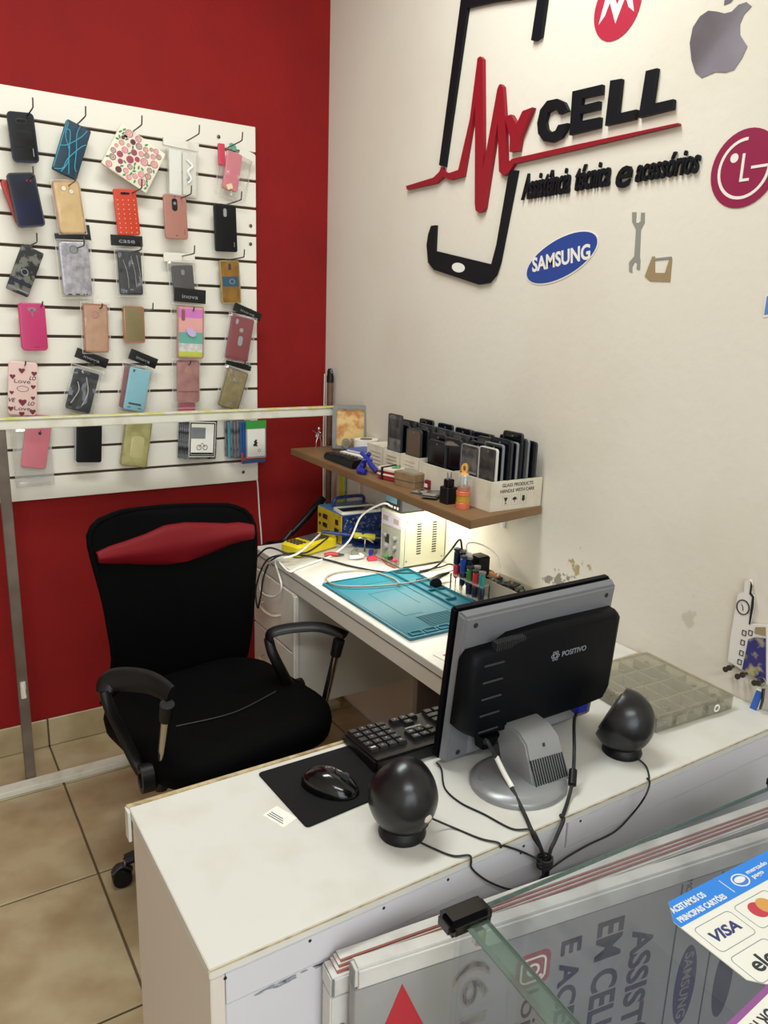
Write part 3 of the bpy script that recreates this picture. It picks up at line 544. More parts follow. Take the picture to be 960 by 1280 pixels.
# ------------------------------------------------------------ raised wall sign
WR = frame((0, 0, 0), (0, -1, 0), (0, 0, 1))         # white wall: a = -y, b = z, c = off the wall
def wp(pts): return [(-p[1], p[2]) for p in pts]
M('sign_black', '#101217', .5, spec=.2); M('sign_red', '#8d1523', .45, spec=.3)
sg = thing('shop_sign', 'raised black and red shop sign with phone outline and heartbeat line on white wall', 'sign', (0, -.9, 1.7))
up = wp([(0,-0.696,1.931),(0,-0.725,1.923),(0,-0.793,2.309),(0,-0.9,2.293),(0,-1.008,2.272),(0,-1.069,2.262),(0,-1.056,2.167),(0,-1.069,2.162),(0,-1.091,2.166),(0,-1.102,2.268),(0,-1.049,2.288),(0,-0.779,2.352),(0,-0.762,2.343)])
MB().prism(WR, up, .001, .010).build('phone_outline', 'sign_black', sg)
lo = wp([(0,-0.67,1.767),(0,-0.694,1.767),(0,-0.694,1.695),(0,-0.959,1.647),(0,-0.975,1.696),(0,-1.007,1.878),(0,-1.038,1.874),(0,-0.992,1.651),(0,-0.978,1.619),(0,-0.953,1.599),(0,-0.91,1.595),(0,-0.695,1.641),(0,-0.663,1.663),(0,-0.651,1.713),(0,-0.657,1.744)])
MB().prism(WR, lo, .001, .010).build('phone_outline', 'sign_black', sg)
hb_ = wp([(0,-0.783,1.643),(0,-0.8,1.655),(0,-0.832,1.654),(0,-0.846,1.643),(0,-0.831,1.633),(0,-0.799,1.632)])
MB().prism(WR, ell(.030, .013, 28, sum(p[0] for p in hb_)/6, sum(p[1] for p in hb_)/6, -8), .009, .0112).build('home_button', 'white_plastic', sg)
pu = wp([(0,-0.53,1.893),(0,-0.673,1.9),(0,-0.701,1.912),(0,-0.711,1.924),(0,-0.727,1.909),(0,-0.748,1.903),(0,-0.792,1.906),(0,-0.832,2.029),(0,-0.851,2.174),(0,-0.862,2.176),(0,-0.873,2.167),(0,-0.89,2.019),(0,-0.902,1.893),(0,-0.941,2.081),(0,-0.947,2.09),(0,-0.953,2.091),(0,-0.963,2.083),(0,-0.98,2.003),(0,-0.996,1.895),(0,-1.02,1.904),(0,-1.229,1.904),(0,-1.522,1.902),(0,-1.523,1.898),(0,-1.231,1.893),(0,-1.027,1.891),(0,-1.008,1.871),(0,-0.987,1.867),(0,-0.969,1.88),(0,-0.951,1.999),(0,-0.919,1.795),(0,-0.91,1.786),(0,-0.895,1.784),(0,-0.88,1.792),(0,-0.875,1.81),(0,-0.852,2.06),(0,-0.816,1.886),(0,-0.755,1.884),(0,-0.722,1.897),(0,-0.687,1.883),(0,-0.536,1.882)])
MB().prism(WR, pu, .001, .012).build('heartbeat_line', 'sign_red', sg)
MB().prism(WR, wp([(0,-0.979,2.008),(0,-1.004,2.01),(0,-1.028,1.983),(0,-1.047,2.01),(0,-1.083,2.012),(0,-1.046,1.95),(0,-1.042,1.919),(0,-1.008,1.921),(0,-1.006,1.956)]), .001, .014).build('letter', 'sign_red', sg, label='red letter Y')
for p_ in ([(0,-1.204,1.983),(0,-1.189,2.004),(0,-1.164,2.016),(0,-1.13,2.018),(0,-1.108,2.002),(0,-1.101,1.974),(0,-1.107,1.949),(0,-1.128,1.929),(0,-1.158,1.921),(0,-1.188,1.926),(0,-1.203,1.942),(0,-1.206,1.956),(0,-1.175,1.957),(0,-1.167,1.946),(0,-1.152,1.944),(0,-1.137,1.955),(0,-1.13,1.973),(0,-1.136,1.991),(0,-1.152,1.995),(0,-1.167,1.99),(0,-1.175,1.98)],
           [(0,-1.213,2.022),(0,-1.304,2.018),(0,-1.305,1.998),(0,-1.247,2.001),(0,-1.246,1.986),(0,-1.3,1.985),(0,-1.3,1.968),(0,-1.245,1.969),(0,-1.244,1.953),(0,-1.307,1.951),(0,-1.307,1.929),(0,-1.215,1.928)],
           [(0,-1.327,2.021),(0,-1.359,2.018),(0,-1.358,1.949),(0,-1.409,1.948),(0,-1.407,1.929),(0,-1.324,1.93)],
           [(0,-1.424,2.019),(0,-1.453,2.018),(0,-1.45,1.951),(0,-1.503,1.95),(0,-1.504,1.931),(0,-1.417,1.93)]):
    MB().prism(WR, wp(p_), .001, .011).build('letter', 'sign_black', sg)
def wbox(tl, br_):
    a0, a1 = -tl[1], -br_[1]; return a0, a1
for s, L, R, (ct, cb) in (('Assistência', (0,-1.058,1.832), (0,-1.225,1.833), ((0,-1.141,1.862), (0,-1.149,1.8))), ('técnica', (0,-1.243,1.833), (0,-1.348,1.836), ((0,-1.292,1.858), (0,-1.3,1.802))),
                          ('e', (0,-1.368,1.825), (0,-1.41,1.826), ((0,-1.386,1.839), (0,-1.392,1.794))), ('acessórios', (0,-1.422,1.831), (0,-1.581,1.834), ((0,-1.503,1.849), (0,-1.51,1.801)))):
    w = abs(L[1]-R[1]); h = ct[2]-cb[2]
    F = (V((0, (L[1]+R[1])/2, (ct[2]+cb[2])/2)), V((0, -1, 0)), V((0, 0, 1)), V((-1, 0, 0)))
    text(s, F, 'sign_black', sg, w=w, h=h, ext=.007, bold=.020 if s != 'e' else .02, shear=.25, c=.001)
# round and oval stickers
M('sticker_red', '#b32a42', .4); M('sticker_wine', '#8c1f45', .4); M('sticker_blue', '#1f3f8c', .4); M('sticker_white', '#e4dfd6', .45)
M('apple_grey', '#5b5459', .35, noise=(3, '#87818a', .4, .65)); M('wrench_grey', '#8b8982', .4); M('box_brown', '#96805c', .6)
def mid(*p): return sum((V(q) for q in p), V())/len(p)
ce = (0,-1.679,1.797); top = (0,-1.667,1.866); lf = (0,-1.608,1.803); R = abs(lf[1]-ce[1])
t = thing('round_sticker', 'round wine red wall sticker with white face shaped logo at right edge', 'sticker', ce)
FL_ = fshift(WR, -ce[1], ce[2], .0006); R *= 1.0
MB().prism(FL_, ell(R, R, 40), 0, .001).build('disc', 'sticker_wine', t)
g = MB(); A = list(range(88, 361, 8))
for k in range(len(A)-1):
    q_ = [(R*rr_*math.cos(math.radians(a_)), R*rr_*math.sin(math.radians(a_))) for a_, rr_ in ((A[k], .78), (A[k+1], .78), (A[k+1], .70), (A[k], .70))]; g.prism(FL_, q_, .001, .0018)
g.prism(FL_, [(R*.22, -.035*R), (R*.78, -.035*R), (R*.78, R*.035), (R*.22, R*.035)], .001, .0018)
g.prism(FL_, [(-.08*R, .38*R), (0, .38*R), (0, -.26*R), (.2*R, -.26*R), (.2*R, -.33*R), (-.08*R, -.33*R)], .001, .0018); g.prism(FL_, ell(R*.12, R*.12, 16, -R*.32, R*.30), .001, .0018)
g.build('face_logo', 'sticker_white', t)
a = wp([(0,-1.095,1.616), (0,-1.325,1.689), (0,-1.157,1.685), (0,-1.271,1.619)])
t = thing('oval_sticker', 'blue oval wall sticker with white lettering below the phone outline', 'sticker', (0,-1.216,1.652))
c_ = ((a[0][0]+a[1][0])/2, (a[0][1]+a[1][1])/2); L_ = math.hypot(a[1][0]-a[0][0], a[1][1]-a[0][1])/2; an = math.degrees(math.atan2(a[1][1]-a[0][1], a[1][0]-a[0][0]))
FS = fshift(WR, c_[0], c_[1], .0006, an)
MB().prism(FS, ell(L_*1.03, L_*.42, 40), 0, .0008).build('white_border', 'sticker_white', t); MB().prism(FS, ell(L_*1.0, L_*.39, 40), .0008, .0014).build('oval', 'sticker_blue', t)
text('SAMSUNG', fshift(WR, c_[0], c_[1], .0006, an*.42), 'sticker_white', t, w=L_*1.62, h=L_*.30, c=.0014, bold=.03)
ce = (0,-1.318,2.17); R = abs((0,-1.252,2.182)[1]-(0,-1.384,2.16)[1])/2
t = thing('round_sticker', 'round red wall sticker with white winged M logo at the top', 'sticker', ce); FM = fshift(WR, -ce[1], ce[2], .0006)
MB().prism(FM, ell(R, R, 36), 0, .001).build('disc', 'sticker_red', t)
MB().prism(FM, [(-.75*R, -.35*R), (-.5*R, .5*R), (-.3*R, .62*R), (0, .05*R), (.3*R, .62*R), (.5*R, .5*R), (.75*R, -.35*R), (.5*R, -.15*R), (.33*R, .2*R), (.0, -.5*R), (-.33*R, .2*R), (-.5*R, -.15*R)], .001, .0017).build('winged_letter', 'sticker_white', t)
ap = wp([(0,-1.575,2.091),(0,-1.593,2.083),(0,-1.608,2.082),(0,-1.621,2.09),(0,-1.637,2.09),(0,-1.649,2.08),(0,-1.635,2.07),(0,-1.629,2.056),(0,-1.632,2.037),(0,-1.651,2.013),(0,-1.643,1.995),(0,-1.629,1.978),(0,-1.611,1.977),(0,-1.589,1.983),(0,-1.574,1.981),(0,-1.558,1.979),(0,-1.542,1.992),(0,-1.529,2.017),(0,-1.52,2.05),(0,-1.523,2.077),(0,-1.537,2.093),(0,-1.555,2.098)])
t = thing('apple_sticker', 'shiny grey bitten apple logo sticker high on the white wall', 'sticker', (0,-1.589,2.042))
MB().prism(WR, ap, .0006, .0014).build('apple_body', 'apple_grey', t); MB().prism(WR, wp([(0,-1.589,2.098),(0,-1.589,2.111),(0,-1.599,2.118),(0,-1.613,2.119),(0,-1.612,2.107),(0,-1.603,2.099)]), .0006, .0014).build('apple_leaf', 'apple_grey', t)
t = thing('tool_sticker', 'wall sticker showing a grey wrench and a small brown toolbox', 'sticker', (0,-1.485,1.646))
off = 'wrench'
MB().prism(WR, wp([(0,-1.419,1.741),(0,-1.431,1.74),(0,-1.432,1.719),(0,-1.439,1.717),(0,-1.445,1.72),(0,-1.444,1.738),(0,-1.454,1.737),(0,-1.456,1.717),(0,-1.448,1.703),(0,-1.453,1.647),(0,-1.456,1.638),(0,-1.457,1.618),(0,-1.448,1.621),(0,-1.448,1.634),(0,-1.441,1.636),(0,-1.435,1.627),(0,-1.437,1.613),(0,-1.428,1.616),(0,-1.425,1.635),(0,-1.438,1.648),(0,-1.435,1.704),(0,-1.422,1.72)]), .0006, .0014).build('wrench_print', 'wrench_grey', t)
MB().prism(WR, wp([(0,-1.473,1.604),(0,-1.487,1.645),(0,-1.494,1.645),(0,-1.499,1.611),(0,-1.525,1.61),(0,-1.533,1.639),(0,-1.539,1.64),(0,-1.541,1.592),(0,-1.489,1.594)]), .0006, .0016).build('toolbox_print', 'box_brown', t)
MB().prism(WR, wp([(0,-1.493,1.641),(0,-1.537,1.643),(0,-1.538,1.639),(0,-1.494,1.637)]), .0006, .002).build('handle_print', 'wrench_grey', t)
t = thing('blue_sticker', 'light blue wall sticker cut off by the right edge of the picture', 'sticker', (0,-1.773,1.54))
MB().prism(WR, wp([(0,-1.761,1.565),(0,-1.804,1.573),(0,-1.811,1.53),(0,-1.763,1.522)]), .0004, .0012).build('white_border', 'sticker_white', t); MB().prism(WR, wp([(0,-1.765,1.562),(0,-1.804,1.569),(0,-1.81,1.535),(0,-1.765,1.527)]), .0012, .0018).build('blue_print', M('sticker_light_blue', '#5a85bf', .4), t)

# ------------------------------------------------------------ wall shelf
SHZ = 1.03
t = thing('wall_shelf', 'brown wooden wall shelf above the desk crowded with phone parts', 'shelf', (-.12, -.7, 1.008))
MB().hexa([(-.228, -.17, 1.008), (-.002, -.17, 1.008), (-.002, -1.222, 1.008), (-.275, -1.262, 1.008), (-.228, -.17, 1.03), (-.002, -.17, 1.03), (-.002, -1.222, 1.03), (-.275, -1.262, 1.03)]).build('board', 'wood', t, .002)
for y in (-.35, -1.075):
    MB().bb(-.008, -.001, y-.008, y+.008, .935, 1.007).bb(-.12, -.001, y-.008, y+.008, 1.001, 1.0075).build('bracket', 'white_plastic', t, .001)
t = thing('strip_lamp', 'slim strip lamp under the wall shelf', 'lamp', (-.05, -.8, 1.0))
MB().bb(-.125, -.105, -1.20, -.54, 1.0005, 1.0075).build('lamp_body', 'white_plastic', t)
MB().bb(-.123, -.107, -1.19, -.55, .9992, 1.0004).build('tube', M('lamp_glow', '#fff3cf', .5, emit=2.0), t)
# broom pole leaning in the corner
M('pole_brown', '#5a4034', .5, noise=(40, '#6d5145', .4, .7))
t = thing('broom', 'brown broom pole with black tip standing in the wall corner', 'broom', (-.04, -.10, 0))
MB().cyl((-.045, -.12, .03), (-.026, -.088, 1.268), .0115).build('pole', 'pole_brown', t); MB().lathe(frame((-.026, -.088, 1.255), (1, 0, 0), (0, 1, 0)), [(.0135, 0), (.0135, .022), (.0115, .03), (.0115, .042), (.008, .05), (0, .052)], 16).build('tip_cap', 'black_plastic', t)
MB().ring(frame((-.026, -.0995, 1.297), (1, 0, 0), (0, 0, 1)), ell(.005, .007, 12), ell(.003, .005, 12), 0, .003).build('hanging_hole', 'print_grey', t)
MB().bb(-.14, -.004, -.155, -.085, 0, .045).build('broom_head', 'dark_grey', t, .006)

# ---- things on the shelf
t = thing('wire_figure', 'small silver wire figure at the left end of the wall shelf', 'figurine', (-.125, -.19, SHZ)); x, y = -.125, -.19
for s in (-1, 1): MB().tube(smooth([(x+s*.010, y, SHZ+.002), (x+s*.010, y, SHZ+.02), (x+s*.006, y, SHZ+.035), (x+s*.003, y, SHZ+.05)], 4), .0016, 6).build('leg', 'chrome', t)
for s in (-1, 1): MB().tube(smooth([(x, y, SHZ+.058), (x+s*.010, y-.002, SHZ+.052), (x+s*.013, y-.004, SHZ+.040)], 4), .0014, 6).build('arm', 'chrome', t)
for k in range(4): MB().ring(frame((x, y, SHZ+.036+.008*k), (1, 0, 0), (0, 1, 0)), ell(.007-.0008*k, .005, 12), ell(.005-.0008*k, .0035, 12), 0, .0022).build('coil', 'chrome', t)
MB().lathe(frame((x, y, SHZ+.063), (1, 0, 0), (0, 1, 0)), [(0, 0), (.005, .003), (.0055, .007), (.003, .012), (0, .013)], 12).build('head', 'chrome', t); MB().tube([(x-.03, y-.004, SHZ+.066), (x-.004, y-.004, SHZ+.050), (x+.006, y-.004, SHZ+.044)], .0009, 5).build('spear', 'chrome', t)
# picture frame, facing the room
FP = frame((-.046, -.280, SHZ+.082), (.86, -.50, 0), (.035, .06, 1))
t = thing('photo_frame', 'grey photo frame with faded yellow picture and LOVE letters', 'photo frame', (-.05, -.26, SHZ))
FP = (FP[0], FP[1], FP[1].cross(FP[3]).normalized()*-1, FP[3])
M('frame_grey', '#7d7b78', .5); M('faded_picture', '#d8b878', .6, noise=(26, '#b8763a', .45, .62))
MB().ring(FP, rr(.128, .160, .014), rr(.098, .130, .006), -.006, .008).build('moulding', 'frame_grey', t); MB().plate(FP, .120, .152, .01, -.009, -.005).build('backboard', 'dark_grey', t)
MB().plate(FP, .099, .131, .004, -.004, .0).build('picture', 'faded_picture', t)
for i, chh in enumerate('LOVE'):
    text(chh, fshift(FP, -.045+.031*i, -.056), 'frame_grey', t, w=.030, h=.036, ext=.010, bold=.04, c=.009, name='letter')
# tape roll
t = thing('tape_roll', 'white roll of tape lying flat beside the photo frame', 'tape roll', (-.035, -.375, SHZ))
MB().ring(frame((-.042, -.385, SHZ), (1, 0, 0), (0, 1, 0)), ell(.042, .042, 28), ell(.022, .022, 28), 0, .055).build('roll', 'paper', t); MB().ring(frame((-.042, -.385, SHZ+.001), (1, 0, 0), (0, 1, 0)), ell(.0218, .0218, 24), ell(.019, .019, 24), 0, .056).build('core', 'box_brown', t)
# papers / booklets
for i, (dx, dy, w_, l_, hh, mm, rot, lab) in enumerate(((-.105, -.47, .12, .16, .010, 'paper', 8, 'white booklet at the bottom of the stack on the shelf'), (-.10, -.475, .11, .15, .007, 'dark_grey', 16, 'dark grey booklet in the stack on the shelf'), (-.105, -.49, .11, .15, .010, 'paper', 4, 'white booklet under the blue one on the shelf'), (-.09, -.49, .09, .14, .010, M('blue_cover', '#28489a', .4), 10, 'blue covered booklet on top of the shelf stack'))):
    z0 = SHZ + sum((.010, .007, .010, .010)[:i]); r = math.radians(rot)
    F = frame((dx, dy, z0), (math.cos(r), math.sin(r), 0), (-math.sin(r), math.cos(r), 0))
    t = thing('booklet', lab, 'booklet', tuple(F[0])); MB().fb(F, -w_/2, w_/2, -l_/2, l_/2, .0, .0015).fb(F, -w_/2, w_/2, -l_/2, l_/2, hh-.0018, hh-.0003).build('cover', mm, t); MB().fb(F, -w_/2+.002, w_/2-.002, -l_/2+.002, l_/2-.002, .0015, hh-.0018).build('pages', 'paper', t)
t = thing('flat_tool', 'long black grooved tool lying at the front edge of the shelf', 'tool', (-.185, -.50, SHZ))
MB().hexa([(-.215, -.39, SHZ+.001), (-.165, -.38, SHZ+.001), (-.165, -.60, SHZ+.001), (-.222, -.60, SHZ+.001), (-.21, -.39, SHZ+.022), (-.17, -.385, SHZ+.022), (-.17, -.60, SHZ+.028), (-.215, -.60, SHZ+.028)]).build('body', 'black_plastic', t, .005)
for k in range(7): MB().bb(-.213, -.178, -.42-.024*k, -.412-.024*k, SHZ+.0225+.001*k, SHZ+.0255+.001*k).build('ridge', 'dark_grey', t, .001)
t = thing('blue_clamp', 'deep blue plastic hand clamp beside the red and white tin', 'clamp', (-.215, -.665, SHZ)); M('deep_blue', '#232a8c', .35)
MB().tube(smooth([(-.225, -.690, SHZ+.010), (-.235, -.665, SHZ+.012), (-.215, -.645, SHZ+.020), (-.205, -.655, SHZ+.045), (-.20, -.668, SHZ+.062)], 5), .010, 8, .007).build('jaw', 'deep_blue', t); MB().tube(smooth([(-.19, -.695, SHZ+.010), (-.20, -.675, SHZ+.03), (-.205, -.665, SHZ+.045), (-.222, -.650, SHZ+.064)], 5), .009, 8, .006).build('jaw', 'deep_blue', t)
MB().cyl((-.218, -.655, SHZ+.040), (-.192, -.672, SHZ+.043), .006, n=12).build('pivot', 'deep_blue', t)
F = frame((-.180, -.775, SHZ), (.25, -.97, 0), (.97, .25, 0)); M('tin_red', '#a0232c', .35); M('tin_cream', '#d8cbbb', .45)
t = thing('tin_box', 'small red tin with cream lid and a black band on the shelf', 'tin', (-.18, -.775, SHZ))
MB().plate(F, .088, .060, .014, .001, .013, .002).build('body', 'tin_red', t); MB().plate(F, .091, .063, .015, .013, .019, .002).build('rim', 'tin_cream', t, label='cream rim'); MB().plate(F, .087, .059, .013, .019, .026, .002).build('body_band', 'tin_red', t); MB().plate(F, .090, .062, .015, .026, .036, .003).build('lid', 'tin_cream', t, label='cream lid')
MB().fb(F, -.022, -.014, -.034, .034, .0005, .039).build('rubber_band', 'ink_black', t, .001); MB().tube(smooth([at(F, .0, .0, .037), at(F, .012, .012, .042), at(F, .025, -.004, .040), at(F, .005, -.014, .038)], 4), .0022, 6).build('ribbon', 'leaf_green', t)
F = frame((-.178, -.872, SHZ), (.2, -.98, 0), (.98, .2, 0))
t = thing('small_box', 'small brown cardboard box next to the red tin', 'box', (-.178, -.872, SHZ)); M('card_brown', '#8a7154', .7, noise=(30, '#7a6146', .4, .7)); M('card_grey', '#8d8578', .6)
MB().plate(F, .080, .070, .004, .0, .018, .001).build('body', 'card_brown', t); MB().plate(F, .083, .073, .004, .018, .042, .002).build('lid', 'card_brown', t); MB().plate(F, .064, .054, .003, .042, .0435, .0003).build('top_label', 'card_grey', t, label='grey label')
for i, (dx, dy, rot, z) in enumerate(((-.205, -.965, 20, 0), (-.20, -.995, -15, .003), (-.215, -1.02, 35, .006))):
    r = math.radians(rot); F = frame((dx, dy, SHZ+z), (math.cos(r), math.sin(r), 0), (-math.sin(r), math.cos(r), 0))
    t = thing('foil_pouch', ('grey foil pouch nearest the brown box on the shelf', 'crumpled grey foil pouch in the middle of three', 'topmost grey foil pouch beside the black bottle')[i], 'pouch', tuple(F[0]))
    mb = MB(); g = [[mb.b.verts.new(at(F, -.032+.064*i_/6, -.022+.044*j/5, .0035+.002*random.random())) for i_ in range(7)] for j in range(6)]
    for j in range(5):
        for i_ in range(6): mb.b.faces.new((g[j][i_], g[j][i_+1], g[j+1][i_+1], g[j+1][i_]))
    mb.fb(F, -.032, .032, -.022, .022, .0003, .003).build('pouch_skin', 'foil', t, sm=20); MB().fb(F, -.030, -.006, -.018, .018, .0056, .0062).build('pouch_label', 'card_grey', t)
t = thing('red_tag', 'small dark red packet behind the foil pouches on the shelf', 'packet', (-.165, -.93, SHZ)); MB().bb(-.175, -.160, -.945, -.925, SHZ, SHZ+.028).build('packet_body', 'dark_red_case', t, .002); MB().bb(-.1762, -.1750, -.942, -.928, SHZ+.008, SHZ+.018).build('label', 'paper', t)
t = thing('black_bottle', 'black glue bottle with twin nozzle beside the orange capped jar', 'bottle', (-.21, -1.088, SHZ)); F = frame((-.212, -1.088, SHZ), (1, 0, 0), (0, 1, 0))
MB().plate(F, .036, .036, .006, 0, .044, .002).build('body', 'black_plastic', t); MB().plate(F, .022, .022, .004, .044, .064, .002).build('neck', 'black_plastic', t)
for s in (-1, 1): MB().cyl(at(F, s*.005, 0, .064), at(F, s*.006, 0, .082), .003, .0015, 8).build('nozzle', 'mid_grey', t)
t = thing('stacked_jar', 'tall clear stacking jar with orange rings and orange cap loop', 'jar', (-.215, -1.150, SHZ)); F = frame((-.212, -1.150, SHZ), (1, 0, 0), (0, 1, 0)); M('jar_orange', '#cf6a45', .35); M('jar_yellow', '#b58a2a', .35); M('jar_cap', '#d59a48', .4)
for z0, z1, mm, r_j, nm in ((0, .016, 'jar_orange', .0185, 'ring'), (.016, .034, 'jar_yellow', .0175, 'chamber'), (.034, .046, 'jar_orange', .0185, 'ring'), (.046, .058, M('jar_rose', '#a56a55', .4), .0165, 'chamber')): MB().lathe(F, [(r_j-.001, z0), (r_j, z0+.001), (r_j, z1-.001), (r_j-.001, z1)], 20).build(nm, mm, t)
MB().lathe(F, [(.0165, .058), (.0165, .080), (.012, .090)], 20).build('clear_chamber', 'bag_thick', t)
for k in range(7): a = k*.9; MB().cyl(at(F, .012*math.cos(a), .012*math.sin(a), .059), at(F, .011*math.cos(a), .011*math.sin(a), .082), .0016, n=6).build('drill_bit', 'silver', t)
MB().lathe(F, [(.012, .088), (.010, .092), (.006, .094), (0, .094)], 16).build('cap', 'jar_cap', t); MB().ring(frame(at(F, 0, 0, .104), (.5, -.86, 0), (0, 0, 1)), ell(.009, .013, 18), ell(.004, .007, 18), -.003, .003).build('cap_loop', 'jar_cap', t)

# cartons of phone screens
M('carton', '#d4cbb9', .7, noise=(16, '#c0b49e', .45, .75)); M('carton_tape', '#b79f7a', .5)
def carton(label, x0, x1, y0, y1, h, name='carton'):
    t = thing(name, label, 'box', ((x0+x1)/2, (y0+y1)/2, SHZ)); z = SHZ; k = .003
    for q in ((x0, x0+k, y0, y1), (x1-k, x1, y0, y1), (x0+k, x1-k, y0, y0+k), (x0+k, x1-k, y1-k, y1)): MB().bb(*q, z+.0005, z+h).build('side_panel', 'carton', t)
    MB().bb(x0+k, x1-k, y0+k, y1-k, z+.0005, z+.003).build('bottom_panel', 'carton', t); return t
M('print_faint', '#a39a8c', .7); M('screen_back', '#4b4642', .4, noise=(35, '#26262a', .4, .6)); M('screen_black', '#0b0c11', .15); M('screen_brown', '#5a4a3e', .4); M('frame_white', '#c8c6c0', .4); M('lcd_grey', '#6c6a68', .3, noise=(30, '#3d3c3c', .4, .6)); M('screen_blue_black', '#0d111c', .2)
b1 = carton('white carton with faint print at the left of the phone screens', -.150, -.010, -.665, -.570, .075); 
for i in range(4): MB().bb(-.1508, -.1500, -.655+.004*(i % 2), -.590, SHZ+.055-.012*i, SHZ+.057-.012*i).build('printed_line', 'print_faint', b1)
MB().bb(-.150, -.010, -.665, -.570, SHZ+.0752, SHZ+.078).build('lid_flap', 'carton', b1)
b2 = carton('narrow white carton holding the tallest grey phone screen', -.155, -.010, -.768, -.675, .075)
b3 = carton('white carton with brown phone screens, third from the left', -.160, -.010, -.872, -.778, .078)
b4 = carton('long white carton full of dark phone screens behind the bottles', -.165, -.010, -1.055, -.882, .072)
for b_, y in ((b2, -.72), (b3, -.825), (b4, -.97)):
    for i in range(4): MB().bb(b_.location.x-.0755 if b_ is not b3 else -.1608, b_.location.x-.0725 if b_ is not b3 else -.1600, y-.03, y+.02+.004*(i % 2), SHZ+.06-.011*i, SHZ+.0615-.011*i).build('printed_line', 'print_faint', b_)
b5 = carton('large white carton marked GLASS PRODUCTS at the shelf end', -.178, -.006, -1.218, -1.062, .078)
FG = frame((-.090, -1.2181, SHZ+.04), (1, 0, 0), (0, 0, 1))
text('GLASS PRODUCTS', fshift(FG, 0, .026), 'ink_black', b5, w=.105, h=.009, c=.0001, bold=.01); text('HANDLE WITH CARE', fshift(FG, .0, .011), 'ink_black', b5, w=.115, h=.009, c=.0001, bold=.01)
for i in range(3):
    Fi = fshift(FG, -.038+.030*i, -.014)
    MB().ring(Fi, rr(.022, .026, .001), rr(.021, .025, .001), 0, .0004).build('icon_border', 'print_faint', b5)
MB().prism(fshift(FG, -.038, -.014), [(-.006, .008), (.006, .008), (.003, 0), (.001, -.002), (.001, -.007), (.005, -.009), (-.005, -.009), (-.001, -.007), (-.001, -.002), (-.003, 0)], 0, .0005).build('glass_icon', 'ink_black', b5)
MB().prism(fshift(FG, -.008, -.014), [(-.008, .0), (-.005, .006), (0, .008), (.005, .006), (.008, 0), (.001, .0), (.001, -.007), (-.001, -.007), (-.001, 0)], 0, .0005).build('umbrella_icon', 'ink_black', b5)
MB().prism(fshift(FG, .022, -.014), [(-.004, .009), (.004, .009), (.004, 0), (.007, 0), (0, -.008), (-.007, 0), (-.004, 0)], 0, .0005).build('arrow_icon', 'ink_black', b5)
# screens stand across the cartons
def screen(x, y, w, h, mm, label, group=None, lean=6, yaw=0, zb=.006, back=None, th=.006):
    u = V((math.cos(math.radians(yaw)), math.sin(math.radians(yaw)), 0)); l = math.radians(lean)
    n = u.cross(V((0, 0, 1))).normalized(); v = (V((0, 0, 1))*math.cos(l) - n*math.sin(l)).normalized()
    F = (V((x, y, SHZ+zb)) + v*(h/2), u, v, u.cross(v).normalized())
    t = thing('phone_screen', label, 'phone screen', (x, y, SHZ+zb), group); MB().plate(F, w, h, .008, -th/2, th/2, .0012).build('panel', mm, t)
    MB().ring(F, rr(w+.0012, h+.0012, .008), rr(w-.004, h-.004, .006), -th/2-.0002, th/2+.0006).build('bezel', back or 'dark_grey', t)
    MB().prism(F, ell(.0022, .0022, 8), th/2, th/2+.0009, 0, h/2-.010).build('camera_hole', 'mid_grey', t); return t, F
# facing the room (toward -x): yaw -90
def fscreen(x, y, w, h, mm, label, zb=.010, back=None, lean=0, half=None):
    t, F = screen(x, y, w, h, mm, label, None, lean, -90, zb, back)
    if half: MB().fb(F, -w*.44, w*.44, h*.06, h*.42, .003, .0038).build('flex_board', half, t)
    return t, F
fscreen(-.140, -.716, .072, .165, 'lcd_grey', 'tall grey phone screen, leftmost and highest above the cartons', half='screen_back', zb=.02)
fscreen(-.143, -.822, .072, .140, 'screen_brown', 'brown backed phone screen standing second from the left', zb=.015)
fscreen(-.148, -.945, .080, .128, 'screen_black', 'glossy black phone screen facing out in the long carton', zb=.012)
t, F = fscreen(-.155, -1.100, .072, .140, 'screen_back', 'bare phone mid frame with silver plate at the large carton corner', back='silver', zb=.012)
MB().fb(F, -.032, .032, .0, .062, .003, .0042).build('metal_plate', 'lcd_grey', t); MB().fb(F, -.018, .018, -.06, -.005, .003, .004).build('battery_bay', 'ink_black', t); MB().fb(F, -.032, .032, -.004, .001, .003, .0046).build('cross_bar', 'silver', t)
def batch(n, x0, dx, y, lab, grp, mats, w=.070, h=.145, backs=('dark_grey',), zb=.010, yaw=-90):
    for i in range(n):
        t, F = screen(x0+dx*i, y-.006*(i % 2), w, h+.012*((i*3) % 4)/3, mats[i % len(mats)], ORD[i] + ' ' + lab, grp, 0, yaw, zb, backs[i % len(backs)])
MS = ('screen_black', 'screen_back', 'screen_blue_black')
batch(6, -.115, .0165, -.722, 'dark phone screen back from the tall grey one, narrow carton', 'screens behind the tall grey one', MS)
batch(6, -.120, .0165, -.826, 'dark phone screen back from the brown backed one', 'screens behind the brown backed one', MS)
batch(7, -.128, .0165, -.922, 'dark screen back from the glossy black one, long carton', 'screens in the long carton, left side', MS)
batch(7, -.142, .0185, -1.010, 'dark screen back in the right row of the long carton', 'screens in the long carton, right side', MS)
batch(6, -.132, .0195, -1.105, 'dark phone frame back from the bare mid frame, large carton', 'frames behind the bare mid frame', MS, h=.150)
fscreen(-.158, -1.176, .068, .150, 'screen_back', 'phone frame with white rim at the front corner of the large carton', back='frame_white', zb=.008)
batch(9, -.140, .0140, -1.176, 'black phone frame back from the white rimmed one, large carton', 'black frames behind the white rimmed one', ('screen_black', 'screen_blue_black'), h=.158, backs=('mid_grey', 'black_plastic', 'dark_grey'))
